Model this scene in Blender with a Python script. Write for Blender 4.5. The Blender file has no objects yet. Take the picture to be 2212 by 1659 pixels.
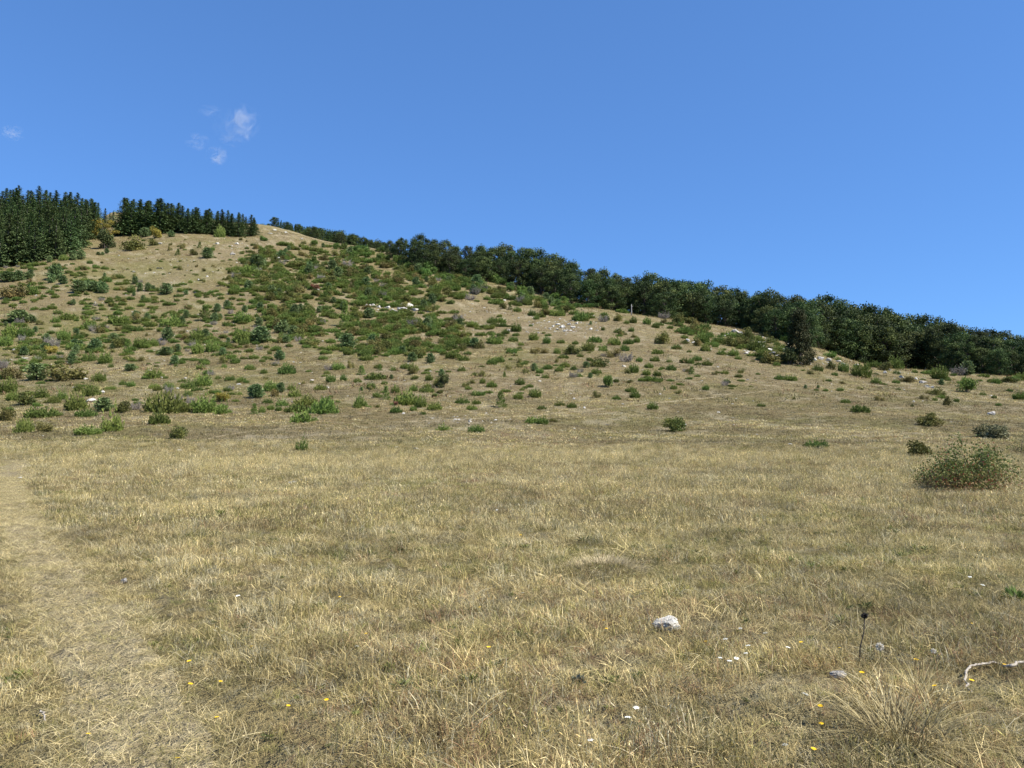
import bpy, math, random
import numpy as np
from mathutils import Vector

rng = np.random.default_rng(11)
random.seed(11)
SC = bpy.context.scene
COL = SC.collection
PI = math.pi

# ------------------------------------------------------------------ camera
F = 1671.0                      # focal length in pixels of a 2212 x 1659 view of the photo
CU, CV = 1106.0, 829.5
PITCH = math.atan((950 - CV) / F)
CP, SP = math.cos(PITCH), math.sin(PITCH)
ZC = 1.6

def v_to_t(v):
    b = (CV - np.asarray(v, float)) / F
    return (SP + b * CP) / (CP - b * SP)

# ------------------------------------------------------------------ noise
def _hash(ix, iy, seed):
    h = (ix.astype(np.int64) * 374761393 + iy.astype(np.int64) * 668265263 + seed * 974634777) & 0xFFFFFFFF
    h = ((h ^ (h >> 13)) * 1274126177) & 0xFFFFFFFF
    h = h ^ (h >> 16)
    return (h & 0xFFFF) / 65535.0

def vnoise(x, y, scale, seed=0):
    x = np.asarray(x, float) / scale; y = np.asarray(y, float) / scale
    ix = np.floor(x); iy = np.floor(y)
    fx = x - ix; fy = y - iy
    fx = fx * fx * (3 - 2 * fx); fy = fy * fy * (3 - 2 * fy)
    a = _hash(ix, iy, seed); b = _hash(ix + 1, iy, seed)
    c = _hash(ix, iy + 1, seed); d = _hash(ix + 1, iy + 1, seed)
    return (a * (1 - fx) + b * fx) * (1 - fy) + (c * (1 - fx) + d * fx) * fy

def fbm(x, y, scale, seed=0, octs=4):
    s = 0; a = 1; t = 0
    for k in range(octs):
        s = s + a * vnoise(x + 17.3 * k, y - 9.1 * k, scale / 2 ** k, seed + k); t += a; a *= 0.5
    return s / t

def sstep(a, b, x):
    t = np.clip((np.asarray(x, float) - a) / (b - a), 0, 1)
    return t * t * (3 - 2 * t)

# ------------------------------------------------------------------ terrain shape
def pchip(xk, yk, x):
    xk = np.asarray(xk, float); yk = np.asarray(yk, float)
    h = np.diff(xk); dl = np.diff(yk) / h
    m = np.zeros(len(xk)); m[0] = dl[0]; m[-1] = dl[-1]
    for i in range(1, len(xk) - 1):
        if dl[i - 1] * dl[i] > 0:
            w1 = 2 * h[i] + h[i - 1]; w2 = h[i] + 2 * h[i - 1]
            m[i] = (w1 + w2) / (w1 / dl[i - 1] + w2 / dl[i])
    x = np.clip(x, xk[0], xk[-1])
    i = np.clip(np.searchsorted(xk, x) - 1, 0, len(h) - 1)
    t = (x - xk[i]) / h[i]
    return ((1 + 2 * t) * (1 - t) ** 2 * yk[i] + t * (1 - t) ** 2 * h[i] * m[i]
            + t * t * (3 - 2 * t) * yk[i + 1] + t * t * (t - 1) * h[i] * m[i + 1])

COLS = {
 -900: [(45,950),(55,915),(70,872),(100,800),(140,700),(180,615),(210,568),(240,530),(290,485)],
 0:    [(45,952),(55,917),(70,872),(100,800),(140,700),(180,612),(210,566),(240,528),(290,484)],
 150:  [(45,952),(55,917),(70,872),(100,800),(140,702),(180,615),(205,572),(225,548),(250,530),(300,492)],
 240:  [(45,952),(55,917),(70,872),(100,800),(140,705),(180,620),(220,560),(270,518),(330,487),(400,468)],
 400:  [(45,953),(55,918),(70,872),(100,798),(140,708),(180,625),(225,555),(275,511),(330,488),(380,478)],
 560:  [(45,954),(55,920),(70,872),(100,796),(140,712),(180,630),(230,555),(285,511),(330,490),(350,486),(420,502)],
 620:  [(45,955),(55,920),(70,872),(100,796),(140,713),(180,632),(230,560),(280,518),(320,501),(420,518)],
 700:  [(45,956),(55,920),(70,872),(100,795),(140,715),(180,636),(230,570),(270,536),(300,525),(420,545)],
 850:  [(45,957),(55,921),(70,872),(100,793),(140,720),(180,652),(220,594),(260,556),(290,550),(420,575)],
 1106: [(45,960),(55,922),(70,875),(100,797),(140,726),(180,670),(210,637),(240,617),(270,614)],
 1400: [(45,962),(55,928),(70,884),(100,802),(130,746),(160,707),(185,688),(215,683),(250,690)],
 1700: [(45,963),(55,930),(70,890),(100,817),(117,785),(140,757),(165,738),(190,732),(230,736)],
 1900: [(45,964),(55,932),(70,895),(100,836),(130,808),(160,795),(200,791),(240,800)],
 2212: [(45,965),(55,936),(70,908),(100,862),(130,834),(160,818),(190,809),(230,815)],
 3100: [(45,970),(55,950),(70,930),(100,905),(130,890),(160,880),(190,875),(230,885)],
}
UK = np.array(sorted(COLS))
YG = np.concatenate([[0.0], np.geomspace(0.5, 4000, 520)])
UG = np.linspace(UK[0], UK[-1], 260)
_Z = []
for u in UK:
    ys = [0, 10, 20, 38]; zs = [0, .2, .4, .76]
    for (Y, v) in COLS[u]:
        ys.append(Y); zs.append(ZC + Y * float(v_to_t(v)))
    yl, zl = ys[-1], zs[-1]
    ys += [yl + 50, yl + 250, yl + 900, 4000]; zs += [zl - 5, zl - 60, zl - 190, zl - 420]
    _Z.append(pchip(ys, zs, YG))
_Z = np.array(_Z)
ZT = np.array([pchip(UK, _Z[:, k], UG) for k in range(len(YG))]).T      # [u, Y]

def base_z(x, y):
    x = np.asarray(x, float); y = np.asarray(y, float)
    R = np.hypot(x, y) + 1e-6
    phi = np.arctan2(x, y); pc = np.clip(phi, -0.80, 0.80)
    Y = R * np.cos(pc); s = np.tan(pc)
    yi = np.interp(Y, YG, np.arange(len(YG))); j = np.clip(yi.astype(int), 0, len(YG) - 2); fy = yi - j
    z = np.zeros_like(Y)
    for _ in range(4):
        t = np.clip((z - ZC) / np.maximum(Y, 1), -0.6, 0.6)
        u = CU + F * s / (CP + t * SP)
        ui = np.clip((u - UG[0]) / (UG[1] - UG[0]), 0, len(UG) - 1.001); i = ui.astype(int); fu = ui - i
        z = ((ZT[i, j] * (1 - fu) + ZT[i + 1, j] * fu) * (1 - fy)
             + (ZT[i, j + 1] * (1 - fu) + ZT[i + 1, j + 1] * fu) * fy)
    w = sstep(0.9, 1.9, np.abs(phi))
    return z * (1 - w) + w * (-0.08 * R)

def ground(x, y):
    x = np.asarray(x, float); y = np.asarray(y, float)
    R = np.hypot(x, y)
    z = base_z(x, y)
    z = z + 0.07 * (fbm(x, y, 0.9, 3, 3) - .5) * (1 - sstep(60, 110, R))
    z = z + 0.10 * (fbm(x, y, 2.6, 5, 2) - .5)
    z = z + 0.40 * (fbm(x, y, 8, 8, 3) - .5) * sstep(8, 60, R)
    z = z + 1.5 * (fbm(x, y, 24, 12, 3) - .5) * sstep(60, 150, R)
    return z
CAMZ = float(ground(0.0, 0.0)) + ZC

def ray(u, v):
    u = np.atleast_1d(np.asarray(u, float)); v = np.atleast_1d(np.asarray(v, float))
    a = (u - CU) / F; b = (CV - v) / F
    fw = CP - b * SP
    return a / fw, (SP + b * CP) / fw          # x per Y, z per Y

YS = np.geomspace(2.0, 600, 700)
def hit(u, v):
    """the ground point a photo pixel looks at"""
    s, t = ray(u, v)
    X = s[:, None] * YS[None]; Yv = np.broadcast_to(YS[None], X.shape)
    d = CAMZ + t[:, None] * YS[None] - ground(X, Yv)
    neg = d < 0
    k = np.where(neg.any(1), neg.argmax(1), len(YS) - 1); k = np.maximum(k, 1)
    r = np.arange(len(k)); d0 = d[r, k - 1]; d1 = d[r, k]
    fr = np.clip(d0 / (d0 - d1 + 1e-9), 0, 1)
    Y = YS[k - 1] + fr * (YS[k] - YS[k - 1])
    x = s * Y
    ok = neg.any(1)
    return x, Y, ground(x, Y), ok

def project(x, y, z):
    x = np.asarray(x, float); y = np.asarray(y, float); z = np.asarray(z, float) - CAMZ
    fw = y * CP + z * SP; up = -y * SP + z * CP
    return CU + F * x / fw, CV - F * up / fw

# ------------------------------------------------------------------ object helpers
def tag(o, label=None, cat=None, group=None, kind=None):
    if label: o['label'] = label
    if cat: o['category'] = cat
    if group: o['group'] = group
    if kind: o['kind'] = kind
    return o

def link(name, mesh, parent=None, coll=COL):
    o = bpy.data.objects.new(name, mesh); coll.objects.link(o)
    if parent: o.parent = parent
    return o

class MB:
    """collects leaves, tubes and lumps into ONE mesh"""
    def __init__(self): self.v = []; self.f = []; self.m = []; self.t = []; self.n = 0
    def add(self, V, Fc, mat=0, tint=None):
        V = np.asarray(V, float).reshape(-1, 3)
        for f in Fc: self.f.append(tuple(int(i) + self.n for i in f))
        self.m += [mat] * len(Fc)
        self.v.append(V)
        if tint is None: tint = np.full(len(V), .5)
        self.t.append(np.broadcast_to(np.asarray(tint, float), (len(V),)))
        self.n += len(V)
    def leaves(self, C, A, B, tint, mat=0):
        """pointed leaves: centre, half-length vector, half-width vector"""
        n = len(C)
        V = np.empty((n, 4, 3)); V[:, 0] = C - A; V[:, 1] = C + B - A * .1; V[:, 2] = C + A; V[:, 3] = C - B - A * .1
        Fc = np.arange(n * 4).reshape(n, 4)
        self.add(V.reshape(-1, 3), Fc, mat, np.repeat(tint, 4))
    def tube(self, P, R, sides=5, mat=0, tint=.5):
        P = np.asarray(P, float); n = len(P)
        V = []; 
        for i in range(n):
            d = P[min(i + 1, n - 1)] - P[max(i - 1, 0)]; d = d / (np.linalg.norm(d) + 1e-9)
            a = np.cross(d, [0.31, 0.92, 0.2]); a /= np.linalg.norm(a) + 1e-9; b = np.cross(d, a)
            for k in range(sides):
                th = 2 * PI * k / sides
                V.append(P[i] + R[i] * (math.cos(th) * a + math.sin(th) * b))
        Fc = []
        for i in range(n - 1):
            for k in range(sides):
                k2 = (k + 1) % sides
                Fc.append((i * sides + k, i * sides + k2, (i + 1) * sides + k2, (i + 1) * sides + k))
        Fc.append(tuple(range(sides))[::-1]); Fc.append(tuple((n - 1) * sides + k for k in range(sides)))
        self.add(V, Fc, mat, tint)
    def mesh(self, name, mats, smooth=False):
        me = bpy.data.meshes.new(name)
        V = np.concatenate(self.v)
        me.from_pydata(V.tolist(), [], self.f)
        for m in mats: me.materials.append(m)
        me.polygons.foreach_set('material_index', np.array(self.m, np.int32))
        if smooth: me.polygons.foreach_set('use_smooth', np.ones(len(self.f), bool))
        at = me.attributes.new('tint', 'FLOAT', 'POINT')
        at.data.foreach_set('value', np.concatenate(self.t).astype(np.float32))
        me.update()
        return me

def unit(v): return v / (np.linalg.norm(v, axis=-1, keepdims=True) + 1e-9)
def rdir(n, r): return unit(r.normal(size=(n, 3)))

# ------------------------------------------------------------------ materials
def new_mat(name):
    m = bpy.data.materials.new(name); m.use_nodes = True
    nt = m.node_tree; nt.nodes.clear()
    out = nt.nodes.new('ShaderNodeOutputMaterial')
    return m, nt, out

def ramp(nt, cols, fac):
    r = nt.nodes.new('ShaderNodeValToRGB')
    el = r.color_ramp.elements
    while len(el) < len(cols): el.new(0.5)
    for i, c in enumerate(cols):
        el[i].position = i / (len(cols) - 1); el[i].color = (*c, 1)
    nt.links.new(fac, r.inputs[0])
    return r.outputs[0]

def leaf_mat(name, cols, trans=.25, dv=.35, dh=.03, rough=.75):
    m, nt, out = new_mat(name); N = nt.nodes; L = nt.links
    at = N.new('ShaderNodeAttribute'); at.attribute_name = 'tint'
    c = ramp(nt, cols, at.outputs['Fac'])
    oi = N.new('ShaderNodeObjectInfo')
    hs = N.new('ShaderNodeHueSaturation')
    mr = N.new('ShaderNodeMapRange'); mr.inputs[3].default_value = 1 - dv; mr.inputs[4].default_value = 1 + dv
    L.new(oi.outputs['Random'], mr.inputs[0]); L.new(mr.outputs[0], hs.inputs['Value'])
    mul = N.new('ShaderNodeMath'); mul.operation = 'MULTIPLY'; mul.inputs[1].default_value = 7.13
    fr = N.new('ShaderNodeMath'); fr.operation = 'FRACT'
    L.new(oi.outputs['Random'], mul.inputs[0]); L.new(mul.outputs[0], fr.inputs[0])
    mh = N.new('ShaderNodeMapRange'); mh.inputs[3].default_value = .5 - dh; mh.inputs[4].default_value = .5 + dh
    L.new(fr.outputs[0], mh.inputs[0]); L.new(mh.outputs[0], hs.inputs['Hue'])
    L.new(c, hs.inputs['Color'])
    p = N.new('ShaderNodeBsdfPrincipled'); p.inputs['Roughness'].default_value = rough
    p.inputs['Specular IOR Level'].default_value = .25
    L.new(hs.outputs[0], p.inputs['Base Color'])
    t = N.new('ShaderNodeBsdfTranslucent'); L.new(hs.outputs[0], t.inputs['Color'])
    mx = N.new('ShaderNodeMixShader'); mx.inputs[0].default_value = trans
    L.new(p.outputs[0], mx.inputs[1]); L.new(t.outputs[0], mx.inputs[2])
    L.new(mx.outputs[0], out.inputs[0])
    return m

def noise_mat(name, cols, scale=4, rough=.9, bump=.4, detail=6):
    m, nt, out = new_mat(name); N = nt.nodes; L = nt.links
    tc = N.new('ShaderNodeTexCoord')
    n = N.new('ShaderNodeTexNoise'); n.inputs['Scale'].default_value = scale; n.inputs['Detail'].default_value = detail
    n.inputs['Roughness'].default_value = .65
    L.new(tc.outputs['Object'], n.inputs['Vector'])
    mr = N.new('ShaderNodeMapRange'); mr.inputs[1].default_value = .3; mr.inputs[2].default_value = .7
    L.new(n.outputs['Fac'], mr.inputs[0])
    c = ramp(nt, cols, mr.outputs[0])
    p = N.new('ShaderNodeBsdfPrincipled'); p.inputs['Roughness'].default_value = rough
    p.inputs['Specular IOR Level'].default_value = .2
    L.new(c, p.inputs['Base Color'])
    b = N.new('ShaderNodeBump'); b.inputs['Strength'].default_value = bump; b.inputs['Distance'].default_value = .05
    L.new(n.outputs['Fac'], b.inputs['Height']); L.new(b.outputs[0], p.inputs['Normal'])
    L.new(p.outputs[0], out.inputs[0])
    return m

def grass_mat():
    m, nt, out = new_mat('dry_grass'); N = nt.nodes; L = nt.links
    at = N.new('ShaderNodeAttribute'); at.attribute_name = 'tint'
    ia = N.new('ShaderNodeAttribute'); ia.attribute_name = 'hue'; ia.attribute_type = 'INSTANCER'
    c = ramp(nt, [(.20, .215, .17), (.66, .68, .60), (1.02, 1.0, .96), (1.72, 1.68, 1.56)], at.outputs['Fac'])
    mx = N.new('ShaderNodeMix'); mx.data_type = 'RGBA'; mx.blend_type = 'MULTIPLY'; mx.inputs[0].default_value = 1
    L.new(ia.outputs['Color'], mx.inputs[6]); L.new(c, mx.inputs[7])
    d = N.new('ShaderNodeBsdfPrincipled'); d.inputs['Roughness'].default_value = .6
    d.inputs['Specular IOR Level'].default_value = .3
    t = N.new('ShaderNodeBsdfTranslucent')
    L.new(mx.outputs[2], d.inputs['Base Color']); L.new(mx.outputs[2], t.inputs['Color'])
    s = N.new('ShaderNodeMixShader'); s.inputs[0].default_value = .3
    L.new(d.outputs[0], s.inputs[1]); L.new(t.outputs[0], s.inputs[2]); L.new(s.outputs[0], out.inputs[0])
    return m

def ground_mat(name, pale=0.0):
    m, nt, out = new_mat(name); N = nt.nodes; L = nt.links
    tc = N.new('ShaderNodeTexCoord')
    def nz(scale, det=5, ro=.6, stretch=None):
        n = N.new('ShaderNodeTexNoise'); n.inputs['Scale'].default_value = scale
        n.inputs['Detail'].default_value = det; n.inputs['Roughness'].default_value = ro
        if stretch:
            mp = N.new('ShaderNodeMapping'); mp.inputs['Scale'].default_value = stretch
            L.new(tc.outputs['Object'], mp.inputs[0]); L.new(mp.outputs[0], n.inputs['Vector'])
        else: L.new(tc.outputs['Object'], n.inputs['Vector'])
        mr = N.new('ShaderNodeMapRange'); mr.inputs[1].default_value = .32; mr.inputs[2].default_value = .68
        L.new(n.outputs['Fac'], mr.inputs[0])
        return mr.outputs[0]
    def mix(a, b, fac, mode='MIX'):
        x = N.new('ShaderNodeMix'); x.data_type = 'RGBA'; x.blend_type = mode
        if isinstance(fac, float): x.inputs[0].default_value = fac
        else: L.new(fac, x.inputs[0])
        for s, i in ((a, 6), (b, 7)):
            if isinstance(s, tuple): x.inputs[i].default_value = (*s, 1)
            else: L.new(s, x.inputs[i])
        return x.outputs[2]
    n1 = nz(2.6, 6, .7); n2 = nz(.55, 4); n3 = nz(.10, 4); n4 = nz(9, 4, .7); n5 = nz(1.0, 5, .7, (.25, 1.0, 1.0))
    c = mix((.19, .155, .075), (.33, .27, .14), n1)
    c = mix(c, mix((.19, .185, .075), (.31, .25, .13), n3), n2)
    c = mix(c, (.38, .33, .17), n5, 'OVERLAY')
    n6 = nz(1.0, 4, .65, (.07, .55, .55)); n7 = nz(1.0, 3, .6, (.12, 1.6, 1.6))
    c = mix(c, mix((.15, .115, .065), (.42, .35, .20), n6), .30)
    c = mix(c, mix((.17, .13, .07), (.36, .30, .165), n7), .28)
    at = N.new('ShaderNodeAttribute'); at.attribute_name = 'cover'
    sep = N.new('ShaderNodeSeparateColor'); L.new(at.outputs['Color'], sep.inputs[0])
    def fac(sock, k):
        q = N.new('ShaderNodeMath'); q.operation = 'MULTIPLY'; q.inputs[1].default_value = k; L.new(sock, q.inputs[0]); return q.outputs[0]
    c = mix(c, mix((.15, .145, .05), (.28, .255, .10), n1), fac(sep.outputs[0], .75))      # greener turf
    c = mix(c, mix((.24, .185, .11), (.36, .285, .175), n1), fac(sep.outputs[1], .6))     # bare reddish soil
    c = mix(c, mix((.40, .34, .21), (.54, .47, .32), n4), fac(sep.outputs[2], .9))        # pale straw
    if pale: c = mix(c, mix((.34, .275, .155), (.48, .40, .235), n4), pale)
    c = mix(c, mix((.35, .34, .32), (1.0, 1.0, 1.0), n4), .45, 'MULTIPLY')
    c = mix(c, mix((.55, .53, .50), (1.0, 1.0, 1.0), n1), .5, 'MULTIPLY')
    p = N.new('ShaderNodeBsdfPrincipled'); p.inputs['Roughness'].default_value = .95
    p.inputs['Specular IOR Level'].default_value = .1
    L.new(c, p.inputs['Base Color'])
    b = N.new('ShaderNodeBump'); b.inputs['Strength'].default_value = .9; b.inputs['Distance'].default_value = .12
    ad = N.new('ShaderNodeMath'); ad.operation = 'ADD'; L.new(n1, ad.inputs[0]); L.new(n4, ad.inputs[1])
    L.new(ad.outputs[0], b.inputs['Height']); L.new(b.outputs[0], p.inputs['Normal'])
    L.new(p.outputs[0], out.inputs[0])
    return m

M = {}
M['grass'] = grass_mat()
M['juniper'] = leaf_mat('juniper_needles', [(.056, .088, .017), (.122, .174, .034), (.205, .258, .060)], .22, .28, .02)
M['juniper_light'] = leaf_mat('light_juniper_needles', [(.080, .110, .022), (.145, .180, .038), (.21, .235, .060)], .2, .25, .02)
M['pine'] = leaf_mat('young_pine_needles', [(.062, .100, .034), (.125, .180, .062), (.20, .265, .110)], .2, .2, .015)
M['mixleaf'] = leaf_mat('mixed_green_leaves', [(.038, .062, .012), (.088, .125, .026), (.20, .21, .05)], .2, .1, .02)
M['greyleaf'] = leaf_mat('grey_green_leaves', [(.075, .074, .030), (.135, .132, .060), (.21, .20, .11)], .15, .2, .02)
M['rust'] = leaf_mat('rusty_shrub_leaves', [(.100, .102, .030), (.170, .158, .044), (.255, .205, .064)], .2, .25, .025)
M['olive'] = leaf_mat('olive_shrub_leaves', [(.070, .080, .018), (.125, .125, .030), (.19, .165, .045)], .2, .3, .03)
M['leafy'] = leaf_mat('bright_shrub_leaves', [(.060, .105, .020), (.110, .175, .035), (.170, .230, .060)], .25, .25, .02)
M['darkleaf'] = leaf_mat('dark_shrub_leaves', [(.036, .052, .015), (.078, .100, .030), (.145, .165, .055)], .15, .2, .02)
M['yellow'] = leaf_mat('autumn_yellow_leaves', [(.17, .145, .03), (.29, .235, .045), (.42, .32, .06)], .25, .15, .015)
M['grey'] = leaf_mat('grey_dead_twigs', [(.12, .105, .085), (.20, .175, .145), (.29, .26, .215)], .0, .2, .02)
M['red'] = leaf_mat('red_shrub_leaves', [(.19, .080, .050), (.28, .13, .085), (.36, .21, .15)], .2, .15, .01)
M['spruce'] = leaf_mat('spruce_needles', [(.026, .048, .015), (.060, .096, .030), (.122, .170, .060)], .12, .28, .02)
M['beech'] = leaf_mat('broadleaf_foliage', [(.013, .026, .007), (.040, .064, .016), (.120, .148, .042)], .2, .30, .03)  # lightest tone stands in for sunlit highlights on the crowns
M['yew'] = leaf_mat('yew_foliage', [(.018, .026, .006), (.038, .046, .012), (.075, .066, .022)], .1, .1, .01)
M['bark'] = noise_mat('bark', [(.05, .042, .034), (.12, .10, .085), (.19, .17, .15)], 3)
M['palebark'] = noise_mat('pale_bark', [(.22, .21, .20), (.38, .36, .33)], 5)
M['rock'] = noise_mat('pale_limestone', [(.19, .175, .15), (.45, .425, .37), (.68, .65, .58)], 3.0, .9, .8, 8)
M['greyrock'] = noise_mat('grey_limestone', [(.13, .12, .11), (.30, .28, .25), (.46, .43, .39)], 3.0, .9, .8, 8)
M['deadwood'] = noise_mat('bleached_wood', [(.17, .14, .11), (.34, .30, .25), (.48, .44, .37)], 30)
M['thistle'] = noise_mat('dried_thistle', [(.035, .031, .028), (.085, .072, .060)], 60)
M['stem'] = noise_mat('green_stem', [(.09, .11, .03), (.16, .17, .06)], 30)
M['petal_yellow'] = noise_mat('yellow_petals', [(.72, .42, .01), (.85, .55, .02)], 40, .6, .1)
M['petal_white'] = noise_mat('white_petals', [(.62, .62, .54), (.8, .8, .74)], 60, .7, .2)
M['fluff'] = noise_mat('white_seed_fluff', [(.62, .57, .46), (.82, .77, .66)], 60, .9, .4)
M['hip'] = noise_mat('rose_hips', [(.30, .035, .03), (.42, .07, .05)], 30, .4, .1)
M['roseleaf'] = leaf_mat('rose_leaves', [(.080, .120, .028), (.150, .160, .045), (.32, .165, .095)], .3, .0, .0)
M['ground'] = ground_mat('dry_meadow_soil')
M['path'] = ground_mat('trodden_straw', .75)
M['thistleleaf'] = leaf_mat('blue_green_thistle_leaves', [(.03, .05, .045), (.05, .075, .07), (.08, .11, .10)], .1, .1, .01)

# ------------------------------------------------------------------ the ground sheet
def path_line(pts):
    p = np.array(pts, float); x, y, z, ok = hit(p[:, 0], p[:, 1])
    return np.stack([x, y], 1)
def resample(P, step):
    d = np.concatenate([[0], np.cumsum(np.hypot(*np.diff(P, axis=0).T))])
    n = max(2, int(d[-1] / step)); q = np.linspace(0, d[-1], n)
    return np.stack([pchip(d, P[:, 0], q), pchip(d, P[:, 1], q)], 1)

PATH = path_line([(330, 1655), (275, 1560), (250, 1470), (205, 1380), (150, 1290), (85, 1200), (45, 1130), (22, 1070), (20, 1025), (40, 992)])
PATH = np.vstack([[PATH[0, 0] + .55, PATH[0, 1] - 2.6], PATH])
PATH = resample(PATH, .18)
TRAIL = resample(path_line([(840, 912), (930, 908), (1010, 905), (1100, 900), (1200, 893), (1330, 880), (1440, 868), (1560, 855), (1680, 842), (1760, 838)]), .35)
TRAIL2 = resample(path_line([(430, 952), (480, 942), (540, 932), (620, 926), (720, 920)]), .35)

def path_dist(x, y, P):
    d = np.full(np.shape(x), 1e9)
    for (a, b) in P: d = np.minimum(d, (x - a) ** 2 + (y - b) ** 2)
    return np.sqrt(d)

def poly_mask(u, v, blobs):
    m = np.zeros(np.shape(u))
    for (cu, cv, ru, rv) in blobs:
        m = np.maximum(m, 1 - sstep(.55, 1.15, np.hypot((u - cu) / ru, (v - cv) / rv)))
    return m
def world_blob(spec):
    out = []
    for (cu, cv, ru, rv) in spec:
        x, y, z, ok = hit([cu, cu + ru, cu, cu], [cv, cv, cv - rv, cv + rv])
        out.append((x[0], y[0], abs(x[1] - x[0]), max(.8, abs(y[2] - y[3]) / 2)))
    return out
def blob_mask(x, y, bl):
    m = np.zeros(np.shape(x)); wob = 0.5 * (fbm(x, y, 3.0, 77, 3) - .5)
    for (cx, cy, rx, ry) in bl:
        m = np.maximum(m, 1 - sstep(.5, 1.2, np.hypot((x - cx) / rx, (y - cy) / ry) + wob))
    return m
GREEN = world_blob([(900, 952, 110, 9), (230, 948, 90, 8), (330, 590, 170, 40), (80, 850, 160, 40), (120, 720, 200, 80), (470, 830, 160, 30), (910, 1045, 70, 12), (830, 1095, 60, 14), (470, 1120, 50, 20)])
BROWN = world_blob([(1090, 690, 190, 40), (560, 530, 60, 30), (1000, 820, 330, 30), (1500, 790, 250, 40), (620, 510, 40, 20), (1300, 720, 150, 30)])
PALE = world_blob([(600, 950, 130, 12), (1280, 985, 500, 14), (700, 1000, 260, 12), (90, 1010, 120, 25)])

def cover(x, y):
    R = np.hypot(x, y)
    g = np.clip(blob_mask(x, y, GREEN) * .9 + .8 * sstep(.54, .68, fbm(x, y, 5, 21, 3)) * (.5 + .5 * sstep(40, 70, R)) + .6 * sstep(-.2, .8, x / (R + 1)) * (R < 16), 0, 1)
    b = np.clip(blob_mask(x, y, BROWN) * .8 + .5 * sstep(.55, .7, fbm(x, y, 6, 31, 3)), 0, 1)
    p = np.clip(blob_mask(x, y, PALE) * .7 + .6 * sstep(.58, .75, fbm(x, y, 2.2, 41, 3)), 0, 1)
    return g, b, p

az = np.concatenate([np.linspace(-PI, -.86, 50, endpoint=False), np.linspace(-.86, .86, 560, endpoint=False), np.linspace(.86, PI, 51)[:-1]])
rr = np.concatenate([[.02], np.geomspace(.4, 640, 460), np.geomspace(700, 4000, 24)])
A, Rr = np.meshgrid(az, rr)
gx = Rr * np.sin(A); gy = Rr * np.cos(A); gz = ground(gx, gy)
nv = gx.size; na = len(az); nr = len(rr)
me = bpy.data.meshes.new('ground')
idx = np.arange(nv).reshape(nr, na)
q = np.stack([idx[:-1], idx[1:], np.roll(idx[1:], -1, 1), np.roll(idx[:-1], -1, 1)], -1).reshape(-1, 4)
q = q[:, ::-1]
me.vertices.add(nv); me.vertices.foreach_set('co', np.stack([gx, gy, gz], -1).ravel().astype(np.float32))
me.loops.add(q.size); me.loops.foreach_set('vertex_index', q.ravel().astype(np.int32))
me.polygons.add(len(q)); me.polygons.foreach_set('loop_start', (np.arange(len(q)) * 4).astype(np.int32))
me.polygons.foreach_set('use_smooth', np.ones(len(q), bool))
me.update(calc_edges=True)
g_, b_, p_ = cover(gx.ravel(), gy.ravel())
ca = me.attributes.new('cover', 'FLOAT_COLOR', 'POINT')
ca.data.foreach_set('color', np.stack([g_, b_, p_, np.ones(nv)], -1).ravel().astype(np.float32))
me.materials.append(M['ground'])
if me.polygons[1000].normal.z < 0: me.flip_normals()
go = link('ground', me)
tag(go, 'dry grassy meadow and hillside ground', 'ground', kind='structure')

def strip(name, P, half, lift, label):
    n = len(P); T = np.gradient(P, axis=0); T = T / (np.hypot(*T.T)[:, None] + 1e-9)
    Nn = np.stack([T[:, 1], -T[:, 0]], 1)
    K = 9; V = []; Fc = []
    for i in range(n):
        w = half * (1 + .5 * (vnoise(i * .31, 3, 1, 5) - .5)) * min(1, (n - i) / 60 + .05, i / 6 + .3); o = .2 * half * (vnoise(i * .17, 9, 1, 6) - .5)
        for k in range(K):
            q_ = (k / (K - 1) * 2 - 1) * w * (1 + .35 * (vnoise(i * .9, k * 3.7, 1, 9) - .5) * (k in (0, K - 1))) + o
            x, y = P[i] + Nn[i] * q_
            V.append((x, y, float(ground(x, y)) + lift - (.03 if k in (0, K - 1) else 0)))
    for i in range(n - 1):
        for k in range(K - 1): Fc.append((i * K + k, i * K + k + 1, (i + 1) * K + k + 1, (i + 1) * K + k))
    m_ = bpy.data.meshes.new(name); m_.from_pydata(V, [], Fc); m_.materials.append(M['path']); m_.update()
    if m_.polygons[0].normal.z < 0: m_.flip_normals()
    a = m_.attributes.new('cover', 'FLOAT_COLOR', 'POINT')
    m_.polygons.foreach_set('use_smooth', np.ones(len(Fc), bool))
    return tag(link(name, m_), label, 'path', kind='structure')
strip('path', PATH, .34, .006, 'trodden straw coloured footpath through the meadow at lower left')
strip('trail', TRAIL, .22, .03, 'thin pale trail crossing the foot of the slope')
strip('trail', TRAIL2, .22, .03, 'short pale trail at the meadow edge on the left')

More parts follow.
